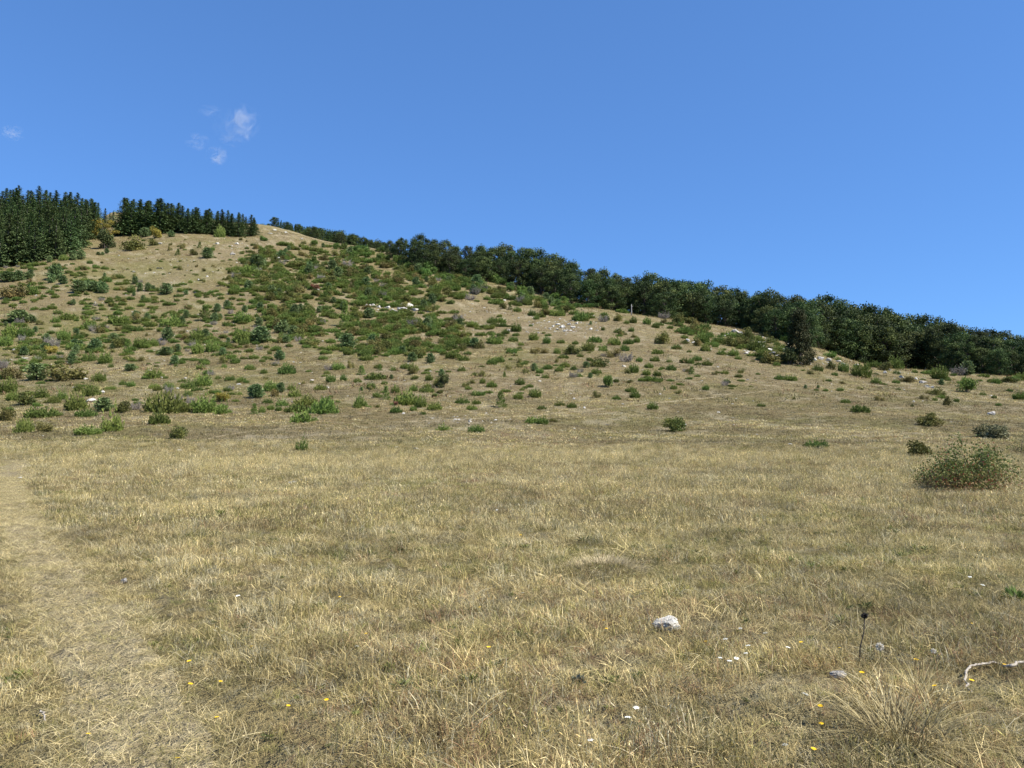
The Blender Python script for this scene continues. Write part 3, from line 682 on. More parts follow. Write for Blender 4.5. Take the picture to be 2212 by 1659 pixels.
# ---- what stands where, read off the photo: x, foot, width, height in enlarged views (origin, scale below)
VIEWS = {
 'A': (0, 662, .2604), 'B': (518, 691, .2604), 'C': (1037, 489.6, .2604), 'D': (1636, 605, .2604), 'E': (0, 345.6, .2604), 'G': (518, 432, .2604), 'Z': (0, 0, 1)}
LIST = {
'A': """J 340 755 120 110;J 70 710 130 110;J 355 915 250 75;J 715 910 160 60;L 730 1060 210 70;J 1320 970 180 90;
P 860 870 170 120;O 1020 880 150 100;G 1120 860 100 80;J 1700 880 220 130;J 1850 890 150 100;Y 1850 790 140 70;G 1580 800 80 70;L 200 1040 170 110;
R 360 1040 140 90;O 60 950 130 110;O 1490 1100 150 110;J 820 620 110 70;J 760 740 140 90;J 650 700 70 55;J 510 770 100 90;L 450 800 100 60;O 200 820 160 120;
J 110 780 120 70;J 1275 590 150 70;P 1080 535 100 55;J 1020 650 70 35;J 1085 665 70 45;J 1280 680 90 40;J 1400 680 90 50;J 1680 660 150 100;L 1560 680 120 70;
J 1640 700 100 35;J 1755 720 60 40;J 1560 745 70 50;P 2130 760 130 120;J 1980 735 60 25;J 1810 600 50 25;J 1910 612 80 35;J 1730 560 90 35;J 1695 465 85 35;
J 1950 470 80 50;J 2085 525 80 45;J 1860 510 45 35;J 2190 555 50 35;J 1445 470 70 40;J 1460 500 40 30;R 120 600 180 100;L 50 600 100 80;J 870 470 110 90;J 920 505 50 45;
L 740 450 110 80;Y 420 390 90 60;J 350 440 110 80;J 290 455 60 35;J 1060 400 100 120;P 1375 405 110 75;J 1640 390 100 90;J 1760 375 110 90;J 1790 410 70 30;
P 790 360 110 100;J 620 355 120 60;P 660 335 60 60;P 940 295 90 80;O 1000 340 140 80;J 1180 340 140 80;J 1270 330 80 60;P 1390 280 110 120;P 2150 300 130 140;J 2020 300 150 110;
J 1630 290 110 100;J 530 275 100 80;J 190 380 120 70;J 310 355 110 45;J 45 325 100 80;P 160 130 180 110;P 270 135 70 60;J 740 185 140 90;R 830 220 80 70;G 780 205 90 55;G 410 310 120 60;
J 110 240 180 90;J 210 250 120 80;J 1000 135 190 60;R 1110 130 90 80;J 460 130 80 60;J 570 105 150 50;J 1700 120 120 120;J 1790 120 80 70;L 1420 160 180 90;J 1240 165 90 40;J 1050 200 70 60;
J 1140 200 110 40;J 2010 130 140 80""",
'B': """J 700 770 240 110;J 720 700 110 60;J 480 760 200 60;L 550 710 190 80;J 350 715 110 70;J 455 640 110 90;J 430 580 70 40;J 250 590 110 80;P 130 645 130 120;
R 280 640 90 70;J 230 690 90 50;J 120 780 70 80;L 185 770 60 50;J 255 745 70 40;J 320 755 60 40;J 1000 720 130 120;J 980 733 50 40;J 1290 605 70 60;J 1380 700 210 110;J 1500 725 100 90;
J 1615 745 120 60;J 1295 770 110 50;J 1440 755 60 40;J 1520 785 50 25;J 1440 590 70 50;J 1550 600 120 50;D 1690 560 110 110;R 1640 545 110 80;J 1570 500 70 50;S 1850 690 130 60;
J 1960 695 80 30;J 1925 745 90 40;J 2165 725 110 120;J 1975 625 120 35;J 2090 555 85 45;R 1875 555 70 45;J 2015 525 45 35;R 2000 470 70 50;J 2195 470 30 40;J 1840 425 80 50;J 2140 350 110 45;J 2090 370 90 40;
O 1660 610 80 30;O 1140 725 60 25;J 755 515 85 60;J 860 505 65 50;J 975 520 70 35;J 1200 535 55 30;J 1130 490 170 50;J 1010 455 70 70;J 1270 420 65 40;J 1160 420 50 50;
J 815 410 120 55;R 920 400 60 70;L 670 580 100 50;J 390 445 150 80;J 195 445 50 30;P 330 335 90 90;J 240 330 70 30;J 80 410 80 40;R 1440 450 110 60;L 1440 420 90 60;
P 1580 360 80 90;P 1430 345 80 80;P 1345 280 70 70;P 1950 230 80 90;P 445 130 90 90;P 310 110 60 70;P 385 190 70 60;S 1690 915 130 50;J 1960 930 140 55;S 515 1085 110 100;
J 1090 570 80 50;R 1090 580 50 40;G 300 380 80 50;J 780 250 140 50;R 1110 230 130 70;R 600 210 130 60;J 1850 335 110 40;J 1050 335 120 45;R 1520 215 110 60;J 1260 290 90 60;J 1380 400 90 40;J 690 330 80 35""",
'C': """J 315 1430 90 50;J 455 1415 110 70;L 660 1485 90 35;J 760 1500 90 40;J 510 1515 70 30;J 450 1630 150 50;J 520 1640 90 60;O 600 1620 80 30;J 1430 1515 90 55;J 1285 1420 90 60;
J 1250 1370 90 40;J 1130 1435 90 35;J 1130 1290 50 30;O 1240 1295 80 25;J 1430 1280 170 35;J 1470 1240 70 45;J 1380 1230 80 45;J 1270 1210 90 70;
R 1220 1220 60 50;J 1400 1170 80 40;J 1585 1190 90 45;J 1510 1180 50 20;J 1755 1225 60 60;J 1800 1245 60 20;J 965 1220 90 45;J 780 1190 70 50;P 880 1170 60 55;J 655 1200 70 35;L 710 1165 80 40;
O 990 1160 180 90;J 815 1245 70 25;J 540 1255 70 40;J 495 1215 70 40;J 205 1250 35 35;J 330 1310 90 50;J 410 1330 70 25;J 95 1330 90 50;J 20 1300 50 40;R 330 1130 50 40;
G 1210 1120 120 80;R 1100 1080 150 70;J 1450 1115 80 40;J 1570 1125 60 35;J 1320 1120 60 35;J 1690 1130 70 40;J 1745 1135 70 40;J 1800 1110 90 40;L 1885 1150 90 40;J 1470 1055 100 40;J 640 1055 60 50;
O 760 1060 160 80;J 690 1090 100 30;L 900 1030 110 80;J 1020 1030 80 50;J 1200 1030 80 50;J 830 1080 60 25;R 450 1050 120 50;R 540 1050 100 40;J 260 1050 90 40;L 120 970 130 80;J 300 870 90 70;
J 300 905 60 25;J 445 940 80 60;J 275 950 80 40;J 550 970 70 60;J 340 985 50 25;J 670 965 70 30;J 790 975 60 30;J 950 955 120 45;J 1110 980 110 60;J 1230 970 90 40;J 1300 960 60 45;O 1275 920 60 30;
J 1150 880 80 50;R 1180 900 80 40;J 1255 870 50 35;J 1020 860 35 30;O 1520 970 130 100;J 1630 1015 80 40;J 1455 840 70 40;J 1385 810 70 55;J 1270 800 70 50;J 1215 805 50 30;J 1040 780 70 50;
O 1150 785 80 60;J 830 780 150 80;J 870 760 100 50;J 640 740 130 60;J 500 750 100 60;J 430 740 70 50;J 465 770 50 30;J 400 650 80 50;J 310 655 80 40;J 540 675 60 40;O 190 680 60 50;J 250 690 50 50;
J 310 705 70 40;J 130 640 120 40;J 1660 830 80 50;J 1690 885 150 50;J 1820 880 80 40;J 1870 850 90 50;J 1900 910 80 50;R 1810 990 110 70;L 1870 1030 90 60;J 1950 1000 60 40;J 2000 1060 90 50;
R 2110 990 130 70;J 1980 970 120 60;J 2090 920 130 50;J 2100 1070 90 50;J 2140 1100 60 40;R 2165 1215 60 40;J 2045 1295 60 30;J 1870 1355 70 40;J 1605 1345 60 30;R 1635 1385 80 30;J 1530 1355 25 25;R 975 1420 80 60;
R 1520 800 60 40;J 100 800 90 50;J 190 830 70 40;J 210 890 70 40;J 160 1120 80 40;J 90 1140 80 40""",
'D': """J 715 760 90 80;J 985 860 90 50;O 610 740 80 70;L 500 750 100 50;J 160 710 60 30;J 180 825 80 40;J 270 830 110 40;O 1480 955 160 70;R 1390 990 80 40;J 1470 1000 50 25;
O 1575 1040 70 80;J 1650 1010 45 30;J 1580 835 50 25;J 1870 955 60 35;J 1965 980 40 25;J 2170 990 100 60;J 2090 925 50 25;J 1980 860 60 50;O 2080 850 150 50;J 1155 780 60 45;J 1305 770 50 40;O 1250 850 120 50;
J 1150 855 60 30;J 730 1020 80 35;J 305 990 25 20;J 590 840 50 20;J 850 1095 150 60;J 30 1050 70 25;O 1430 1210 190 110;J 490 1390 190 60;O 1285 1050 30 25;
J 640 790 50 25;R 700 860 60 25;R 850 910 60 30;R 1020 1000 90 40;O 100 690 160 100;J 40 640 110 70""",
'E': """O 1050 620 100 90;Y 1290 650 100 90;P 1200 640 80 90;O 1265 710 90 60;P 1420 640 60 60;P 670 825 75 85;P 580 755 90 110;P 885 775 40 50;P 815 790 35 30;P 850 790 30 30;J 700 700 110 40;
J 1655 730 40 50;P 1720 815 90 95;J 1475 790 50 50;O 1600 790 80 55;J 1765 750 40 30;P 425 1020 60 80;P 520 1030 70 80;P 60 1010 130 90;P 150 1000 110 90;P 230 990 70 60;
P 650 1100 120 110;P 720 1060 70 70;P 780 1090 90 90;P 850 1105 100 100;J 1090 1100 70 60;P 1160 1090 50 80;P 1225 1090 60 80;P 1270 1085 40 50;P 1380 1115 100 100;P 1120 1030 50 70;R 110 1140 200 110;
J 275 1115 110 70;R 1510 735 60 50;J 270 880 90 25;J 640 915 40 25;J 710 905 70 25;J 800 895 60 25;J 870 905 60 25;J 785 925 40 20;J 745 860 45 30;J 620 960 70 30;J 360 870 50 25;J 160 870 90 25;
J 90 920 60 25;J 210 900 70 25;J 985 980 100 30;J 890 1010 80 40;R 940 990 60 40;J 1050 1030 70 30;J 1580 1020 40 25;R 1690 1015 30 35;R 1410 750 40 35;R 1630 890 25 30;R 1250 920 30 25;R 1490 910 50 40;
J 470 800 60 40;L 370 800 70 40;L 530 830 80 45;P 600 810 60 50""",
'G': """J 615 570 100 100;P 140 560 160 110;J 70 610 150 70;T 870 1050 90 190;T 1610 1100 50 150;L 1345 600 80 70;F 1560 610 150 130;F 1720 590 130 100;F 1830 620 150 110;F 855 410 70 60;F 1040 440 110 70;
F 940 480 90 60;F 1300 520 90 70;F 1440 530 80 60;F 1380 560 60 50;F 610 380 80 50;F 200 340 70 40;F 2120 690 110 100;F 1960 620 60 50;F 800 410 60 60;P 345 480 90 60;P 1550 680 40 50;R 1220 560 120 60;
R 790 460 90 50;R 470 560 180 60;R 720 690 160 60;F 1200 440 70 60;F 1740 660 80 40;J 170 840 55 45;J 140 970 50 40;J 250 960 110 60;J 350 940 40 40""",
}
BIG = """K 655 911 50 32 dark|juniper bush with dense upright shoots at the front of the thicket|J
K 242 930 46 46 spiky|dark spiky juniper with a side arm leaning right|S
K 360 889 94 40 pale|broad pale green shrub mounded at the meadow edge|L
K 164 885 50 36 round|rounded bright green juniper at the lower left|LR
K 78 822 44 40 blue|round blue-green young pine beside the rust-brown mound|P
K 143 822 86 37 rustm|wide rust-brown shrub mound with bare twigs at its foot|R
K 834 863 20 27 cone|narrow cone shaped juniper standing upright|T
K 855 877 10 10 redb|small red-leaved shrub poking out of a juniper|X
K 1312 836 29 26 leafyb|bright leafy green shrub alone on the bare slope|F
K 1455 931 54 27 lone|lone green leafy bush on the open dry grass, well right of centre|MX
K 2145 946 68 30 grey|grey-green domed bush on the right side of the slope|GD
K 1986 989 62 38 olive|olive-green bush behind the rose bush, thin at its foot|O
K 2088 847 39 33 bright|round bright green shrub near the right end of the forest|FR
K 227 537 37 39 round|round dark green bush in front of the yellow tree|D
K 289 540 50 31 oliveb|olive domed bush below the ridge spruces|O
K 565 740 37 38 bluep|round blue-green young pine alone mid slope|P
K 750 754 37 36 bluebig|large blue-green young pine at the foot of the thicket|P
K 118 604 34 34 trio|tall blue-green young pine, largest of a trio on the left|P
K 1861 814 39 29 darkr|dense dark juniper at the right end of the outcrop|J
K 1702 786 44 34 darkb|dark round bush at the left foot of the lone dark conical tree|DX
K 680 626 21 12 pink|pinkish red shrub patch within the high thicket|X
K 200 515 18 24 brighty|bright yellow small tree glowing at the forest corner|Y
K 475 512 24 24 palep|pale green small conifer in front of the ridge spruces|L"""

SPEC = {  # meshes, object name, category, look
 'J': ('juniper_bush', 'juniper', None), 'S': ('juniper_bush', 'juniper', JSPIKE), 'T': ('juniper_bush', 'juniper', JCONE), 'L': ('juniper_bush', 'juniper', JLIGHT), 'JR': ('juniper_bush', 'juniper', JROUND), 'LR': ('juniper_bush', 'juniper', [JLIGHT[2]]),
 'P': ('pine_sapling', 'young pine', PINES), 'R': ('rusty_shrub', 'shrub', RUST), 'O': ('olive_shrub', 'shrub', OLIVE), 'F': ('leafy_shrub', 'shrub', LEAFY), 'FR': ('leafy_shrub', 'shrub', LEAFY[:1]),
 'D': ('dark_shrub', 'shrub', DARK), 'MX': ('leafy_shrub', 'shrub', MIXED), 'DX': ('dark_shrub', 'shrub', DARK), 'Y': ('yellow_shrub', 'shrub', YEL), 'X': ('red_shrub', 'shrub', REDS), 'G': ('dead_brush', 'brush', BRUSH), 'GD': ('dark_shrub', 'shrub', GREYS)}
GROUPS = {'juniper_bush': 'juniper bushes scattered over the hillside', 'pine_sapling': 'young pines on the hillside', 'rusty_shrub': 'rust-brown shrubs on the hillside',
          'olive_shrub': 'olive-green shrubs on the hillside', 'leafy_shrub': 'bright leafy shrubs on the hillside', 'dark_shrub': None, 'yellow_shrub': 'yellow shrubs near the spruces', 'red_shrub': None,
          'dead_brush': 'grey dead brush on the hillside'}
ITEMS = []          # every labelled repeat: (object, u, v, width, height, name)
LAND = []           # (u, v, phrase) landmarks
def pick(k, w, h):
    if k == 'J':
        q_ = h / max(w, 1)
        return random.choice(JLOW if q_ < .55 else JROUND + JSPIKE[:1] if q_ < .95 else JCONE)
    return random.choice(SPEC[k][2])
def plant(k, u, v, w, h, label=None):
    x, y, z, ok = hit(u, v)
    if not ok[0]: return None
    x, y, z = float(x[0]), float(y[0]), float(z[0])
    me = pick(k, w, h); dh, dw = DIM[me.name]
    W = w * y / F / dw; H = h * y / F / dh * 1.12
    if k == 'P': W *= 1.0; H *= .86
    o = link(SPEC[k][0], me); o.location = (x, y, z - (.09 if k in ('D', 'DX', 'GD', 'O', 'R', 'F', 'FR') else .04) * H); o.scale = (W, W * random.uniform(.85, 1.1), max(H, W * .45)); o.rotation_euler = (0, 0, random.uniform(0, 2 * PI))
    o['category'] = SPEC[k][1]
    if GROUPS[SPEC[k][0]]: o['group'] = GROUPS[SPEC[k][0]]
    if label: o['label'] = label
    return o
for ln in BIG.split('\n'):
    p, label, k = ln.split('|'); p = p.split(); u, v, w, h = map(float, p[1:5])
    o = plant(k, u, v, w, h, label)
USED = []
for V_, s in LIST.items():
    ou, ov, sc = VIEWS[V_]
    for it in s.replace('\n', '').split(';'):
        k, a, b, c, d = it.split(); u = ou + float(a) * sc; v = ov + float(b) * sc; w = float(c) * sc; h = float(d) * sc
        USED.append((u, v, w))
        o = plant(k, u, v, w, h)
        if o: ITEMS.append((o, u, v - h / 2, w, h, SPEC[k][0]))
NJ = sum(1 for i in ITEMS if i[5] == 'juniper_bush')

# ---- the rest of the scrub: dense thicket, left slope, sparse right
def inpoly(u, v, poly):
    c = np.zeros(len(u), bool); n = len(poly)
    for i in range(n):
        x1, y1 = poly[i]; x2, y2 = poly[(i + 1) % n]
        c ^= ((y1 > v) != (y2 > v)) & (u < (x2 - x1) * (v - y1) / (y2 - y1 + 1e-9) + x1)
    return c
THICK = [(500, 575), (540, 540), (600, 525), (700, 535), (820, 560), (1000, 600), (1150, 645), (1330, 680), (1300, 690), (1160, 668), (1000, 640), (940, 652), (950, 680), (1080, 690), (1090, 735), (960, 765), (740, 770), (620, 740), (560, 660), (490, 620)]
LEFT = [(0, 575), (140, 560), (240, 600), (470, 625), (600, 680), (620, 760), (500, 790), (250, 790), (0, 800)]
LOWER = [(0, 790), (600, 770), (1000, 770), (1250, 800), (1150, 850), (800, 880), (0, 880)]
RIGHT = [(1100, 680), (1400, 690), (1700, 760), (2212, 830), (2212, 870), (1500, 850), (1100, 800)]
BRACKEN = [(740, 533), (830, 545), (1000, 588), (1150, 636), (1400, 681), (1400, 690), (1150, 664), (1000, 622), (860, 580), (740, 545)]
LEDGE = [(1460, 700), (1600, 706), (1710, 748), (1700, 778), (1600, 764), (1480, 738)]
FOOTROW = [(1420, 692), (1700, 752), (1800, 768), (1900, 788), (2212, 812), (2212, 826), (1900, 802), (1760, 775), (1420, 700)]
CLEAR = [(240, 528), (300, 515), (560, 515), (520, 570), (480, 605), (250, 592)]
EDGE = [(0, 555), (150, 540), (170, 575), (0, 590)]
EXTRA = []
for poly, n, w0, w1 in ((CLEAR, 60, 5, 13), (THICK, 1450, 12, 30), (LEFT, 660, 9, 22), (LOWER, 110, 8, 20), (RIGHT, 90, 7, 16), (EDGE, 40, 10, 24), (BRACKEN, 130, 14, 32), (LEDGE, 50, 14, 34), (FOOTROW, 60, 12, 30)):
    p = np.array(poly); u = rng.uniform(p[:, 0].min(), p[:, 0].max(), n * 8); v = rng.uniform(p[:, 1].min(), p[:, 1].max(), n * 8)
    cl = fbm(u, v * 2.2, 60, 131, 3)
    k = inpoly(u, v, poly) & (rng.uniform(0, 1, len(u)) < (.55 - .35 * sstep(640, 700, v) + .9 * sstep(.42, .58, cl))); u, v = u[k][:n], v[k][:n]; u = u + rng.normal(0, 12, len(u)) * (poly is not BRACKEN); v = v + rng.normal(0, 6, len(v)) * (poly is not BRACKEN)
    for a, b in zip(u, v):
        w = rng.uniform(w0, w1) * (.55 + .45 * (b - 500) / 300 + .15)
        EXTRA.append((a, b, w, w * rng.uniform(.48, .85), 'F' if poly is BRACKEN else 'O' if poly in (LEDGE, CLEAR) else 'T' if poly is THICK else 'N'))
random.shuffle(EXTRA)
EXTRA.sort(key=lambda e: -e[2])
left_over = []
for (u, v, w, h, th) in EXTRA:
    r_ = random.random()
    k = ('J' if r_ < .60 else 'L' if r_ < .84 else 'R' if r_ < .89 else 'O' if r_ < .965 else 'P' if r_ < .985 else 'G') if th == 'T' else ('F' if r_ < .7 else 'L' if r_ < .92 else 'P') if th == 'F' else ('J' if r_ < .6 else 'O' if r_ < .85 else 'R') if th == 'O' else ('J' if r_ < .72 else 'P' if r_ < .79 else 'L' if r_ < .90 else 'R' if r_ < .96 else 'G')
    if k == 'P': h = w * 1.0; w *= .8
    if (k in 'JL') and NJ >= 296:
        left_over.append((k, u, v, w, h)); continue
    o = plant(k, u, v, w, h)
    if o:
        if k in 'JL': NJ += 1
        ITEMS.append((o, u, v - h / 2, w, h, SPEC[k][0]))
# what is left of the small junipers reads as one mass
JS = bpy.data.collections.new('scrub_sources')
for i, m_ in enumerate(JLOW[:2] + JROUND[:2] + JLIGHT[1:3]): link('s%02d_scrub' % i, m_, coll=JS)
if left_over:
    A_ = np.array([q_[1:] for q_ in left_over]); x, y, z, ok = hit(A_[:, 0], A_[:, 1]); x, y, A_ = x[ok], y[ok], A_[ok]
    m1 = scatter('hillside_scrub', x, y, rng.integers(0, 6, len(x)), A_[:, 2] * y / F * 1.05, np.ones((len(x), 3)), '', '')
    scatter_obj('hillside_scrub', m1, JS, 'mass of small green juniper scrub filling the hillside thicket', 'scrub')

# ------------------------------------------------------------------ trees
def spruce(seed):
    r = np.random.default_rng(seed); h = 1.0
    tr = MB(); tr.tube([(0, 0, -.03), (0, 0, .5), (0, 0, .97)], [.020, .012, .002], 6)
    mb = MB(); nz = 30
    for k in range(nz):
        f = k / nz; z = .05 + f * .93; Lr = .225 * (1 - f) ** .80 * r.uniform(.74, 1.15) + .001
        nb = int(12 - 6 * f)
        for b in range(nb):
            a = r.uniform(0, 2 * PI); le = Lr * r.uniform(.7, 1.12); dr = -.30 * (1 - f) + .28 * f
            m_ = 12; t = (np.arange(m_) + r.uniform(.2, .9, m_)) / m_
            c = np.stack([np.cos(a) * t * le, np.sin(a) * t * le, z + dr * t * le + .08 * le * t * t], 1) + r.normal(size=(m_, 3)) * .007
            D = np.array([math.cos(a), math.sin(a), dr])
            A_ = unit(D * .9 + r.normal(size=(m_, 3)) * .55 + np.array([0, 0, -.35])) * .019 * (1 - .55 * f)
            B_ = unit(np.cross(A_, np.array([0, 0, 1.0]) + r.normal(size=(m_, 3)) * .5)) * .0100 * (1 - .55 * f)
            mb.leaves(c, A_, B_, np.clip(r.uniform(.1, .75, m_) + .25 * t, 0, 1))
    return tr.mesh('spruce_trunk', [M['bark']], True), mb.mesh('spruce_crown', [M['spruce']])

def broadleaf(seed, mat='beech', wid=.46, lobes=38, n=6400, leaf=.021, low=-.06, shape='dome'):
    r = np.random.default_rng(seed); tr = MB(); mb = MB()
    tr.tube([(0, 0, -.03), (.01, .005, .25), (.02, -.01, .6)], [.028, .022, .008], 7)
    for k in range(lobes):
        f = (k + .5) / lobes; z = low + .08 + (0.86 - low) * f ** .9
        prof = (.62 + .38 * math.sin(min(1, (z - low + .05) / .4) * PI / 2)) * math.sqrt(max(.03, 1 - (max(0, z - .32) / .68) ** 2)) if shape == 'dome' else max(.15, 1 - z) ** .8
        a = k * 2.4 + r.uniform(-.4, .4); q_ = wid * prof * math.sqrt(r.uniform(.08, .80)); c0 = np.array([q_ * math.cos(a), q_ * math.sin(a), z]); rad = r.uniform(.10, .155) * (1 if shape == 'dome' else .8)
        tr.tube([(0, 0, max(.1, z - .22)), c0 * np.array([.5, .5, 1]) - np.array([0, 0, .08]), c0], [.010, .007, .003], 4)
        m_ = n // lobes; d = rdir(m_, r); d[:, 2] = d[:, 2] * .9 + .12
        rr_ = rad * (r.uniform(0, 1, (m_, 1)) ** .42) * (1 + .25 * r.normal(size=(m_, 1)) * .5)
        c = c0 + d * rr_ * np.array([1.1, 1.1, .78])
        A_ = unit(rdir(m_, r) + d * .3) * leaf * r.uniform(.6, 1.25, (m_, 1)); B_ = unit(np.cross(A_, d + rdir(m_, r) * .8)) * leaf * .55
        mb.leaves(c, A_, B_, np.clip(r.uniform(.12, .8) + r.uniform(-.28, .28, m_), 0, 1))  # random tone per lobe, imitating lit and darker clumps by colour
    return tr.mesh('broadleaf_trunk', [M['bark']], True), mb.mesh('broadleaf_crown', [M[mat]])

SPR = [spruce(400 + i) for i in range(6)]
BEE = [broadleaf(420 + i) for i in range(5)] + [broadleaf(430 + i, wid=.38, lobes=30, n=5200, low=-.05) for i in range(3)]
YEW = broadleaf(440, 'yew', .40, 54, 12000, .019, -.06, 'cone')
YTREE = broadleaf(441, 'yellow', .62, 26, 3600, .024, .02)

TREES = []
def tree(name, meshes, x, y, h, w=1.0, cat='tree', group=None, label=None):
    t = bpy.data.objects.new(name, None); COL.objects.link(t); t.empty_display_size = .3
    t.location = (x, y, float(ground(x, y)) - .1); t.rotation_euler = (0, 0, random.uniform(0, 2 * PI)); t.scale = (h * w, h * w, h)
    link('trunk', meshes[0], t); link('crown', meshes[1], t)
    tag(t, label, cat, group)
    return t
def at_depth(u, Y):
    """ground point in the direction of a photo column at depth Y"""
    x = (u - CU) / F * Y
    for _ in range(3):
        z = float(ground(x, Y)) - CAMZ; x = (u - CU) / F * (Y * CP + z * SP)
    return x, Y
ORD = ['', 'first', 'second', 'third', 'fourth', 'fifth', 'sixth', 'seventh', 'eighth', 'ninth', 'tenth', 'eleventh', 'twelfth', 'thirteenth', 'fourteenth', 'fifteenth', 'sixteenth', 'seventeenth', 'eighteenth', 'nineteenth', 'twentieth']
TENS = ['', '', 'twenty', 'thirty', 'forty', 'fifty', 'sixty', 'seventy', 'eighty', 'ninety']
TENTH = ['', '', 'twentieth', 'thirtieth', 'fortieth', 'fiftieth', 'sixtieth', 'seventieth', 'eightieth', 'ninetieth']
def ordinal(n):
    if n <= 20: return ORD[n]
    return TENTH[n // 10] if n % 10 == 0 else TENS[n // 10] + '-' + ORD[n % 10]

# left spruce wood: rows climbing the slope; right-hand limit of each row from the photo
rows = [('front', 208, -10, 132, 9), ('second', 222, -60, 156, 13), ('third', 238, -60, 165, 15), ('fourth', 254, -60, 178, 16), ('fifth', 270, -60, 206, 18), ('sixth', 284, -60, 212, 20), ('skyline', 298, -60, 217, 22)]
for nm, Y0, u0, u1, n in rows:
    lst = []
    for i in range(n):
        u = u0 + (u1 - u0) * (i + .5 + random.uniform(-.35, .35)) / n
        Y = Y0 + random.uniform(-6, 6) + (12 if nm == 'front' else 0) * (u / 200)
        x, y = at_depth(u, Y); hgt = random.uniform(12.0, 14.6) * (1.0 if nm != 'skyline' else .95)
        if nm == 'front': hgt *= random.uniform(.75, 1.05)
        lst.append((u, tree('spruce_tree', random.choice(SPR), x, y, hgt, random.uniform(1.35, 1.75), 'spruce', 'spruces of the wood at the left edge')))
    lst.sort(key=lambda q_: q_[0])
    for i, (u, o) in enumerate(lst):
        where = 'front row' if nm == 'front' else 'skyline row' if nm == 'skyline' else nm + ' row back'
        o['label'] = 'dark green spruce in the left wood, %s, %s from the left' % (where, ordinal(i + 1))
# ridge row of spruces, 250 .. 562
lst = []
for i in range(25):
    u = 256 + (556 - 256) * (i + .5 + random.uniform(-.4, .4)) / 25
    x, y = at_depth(u, 288 + random.uniform(-5, 5)); top = np.interp(u, [252, 285, 345, 400, 480, 545, 562], [424, 423, 424, 441, 450, 461, 476])
    v0 = float(project(x, y, float(ground(x, y)))[1]); hgt = (v0 - top) * y / F * random.uniform(.9, 1.06)
    lst.append((u, tree('spruce_tree', random.choice(SPR), x, y, max(hgt, 5), random.uniform(1.7, 2.3), 'spruce', 'spruces along the ridge row')))
lst.sort(key=lambda q_: q_[0])
for i, (u, o) in enumerate(lst): o['label'] = 'pointed dark spruce in the ridge row right of the yellow tree, %s from the left' % ordinal(i + 1)
lst = []
for i in range(20):
    u = 262 + 288 * (i + random.uniform(.1, .9)) / 20; x, y = at_depth(u, 312 + random.uniform(-6, 6))
    top = np.interp(u, [252, 285, 345, 400, 480, 545, 562], [430, 428, 430, 447, 456, 466, 480]); v0 = float(project(x, y, float(ground(x, y)))[1])
    lst.append((u, tree('spruce_tree', random.choice(SPR), x, y, max((v0 - top) * y / F * random.uniform(.94, 1.05), 4), random.uniform(1.7, 2.3), 'spruce', 'spruces behind the ridge row')))
lst.sort(key=lambda q_: q_[0])
for i, (u, o) in enumerate(lst): o['label'] = 'dark spruce behind the ridge row, %s of those behind from the left' % ordinal(i + 1)
# small spruces in the gap
for i, (u, top, Y) in enumerate(((226, 446, 330), (237, 456, 345), (244, 452, 320))):
    x, y = at_depth(u, Y); v0 = float(project(x, y, float(ground(x, y)))[1])
    tree('spruce_tree', SPR[i], x, y, max((v0 - top) * y / F, 4), 1.3, 'spruce', 'small spruces in the skyline gap', 'small dark spruce in the skyline gap above the yellow tree, %s from the left' % ordinal(i + 1))
# far conifers beyond the bare ridge, 575 .. 830
lst = []
for i in range(56):
    u = 568 + (838 - 568) * (i + random.uniform(.1, .9)) / 56; x, y = at_depth(u, random.uniform(395, 440))
    top = np.interp(u, [572, 600, 640, 700, 760, 800, 838], [484, 478, 484, 494, 507, 517, 530]); z = float(ground(x, y)); v0 = float(project(x, y, z)[1])
    hgt = max((v0 - top) * y / F * random.uniform(.92, 1.1), 6); con = random.random() < .6
    lst.append((u, tree('spruce_tree' if con else 'broadleaf_tree', random.choice(SPR if con else BEE), x, y, hgt, random.uniform(1.1, 1.5) if con else random.uniform(.8, 1.1), 'spruce' if con else 'tree', 'far trees beyond the bare ridge'), con))
lst.sort(key=lambda q_: q_[0])
for i, (u, o, con) in enumerate(lst): o['label'] = 'far dark %s beyond the bare ridge top, %s from the left' % ('spruce' if con else 'broadleaf tree', ordinal(i + 1))

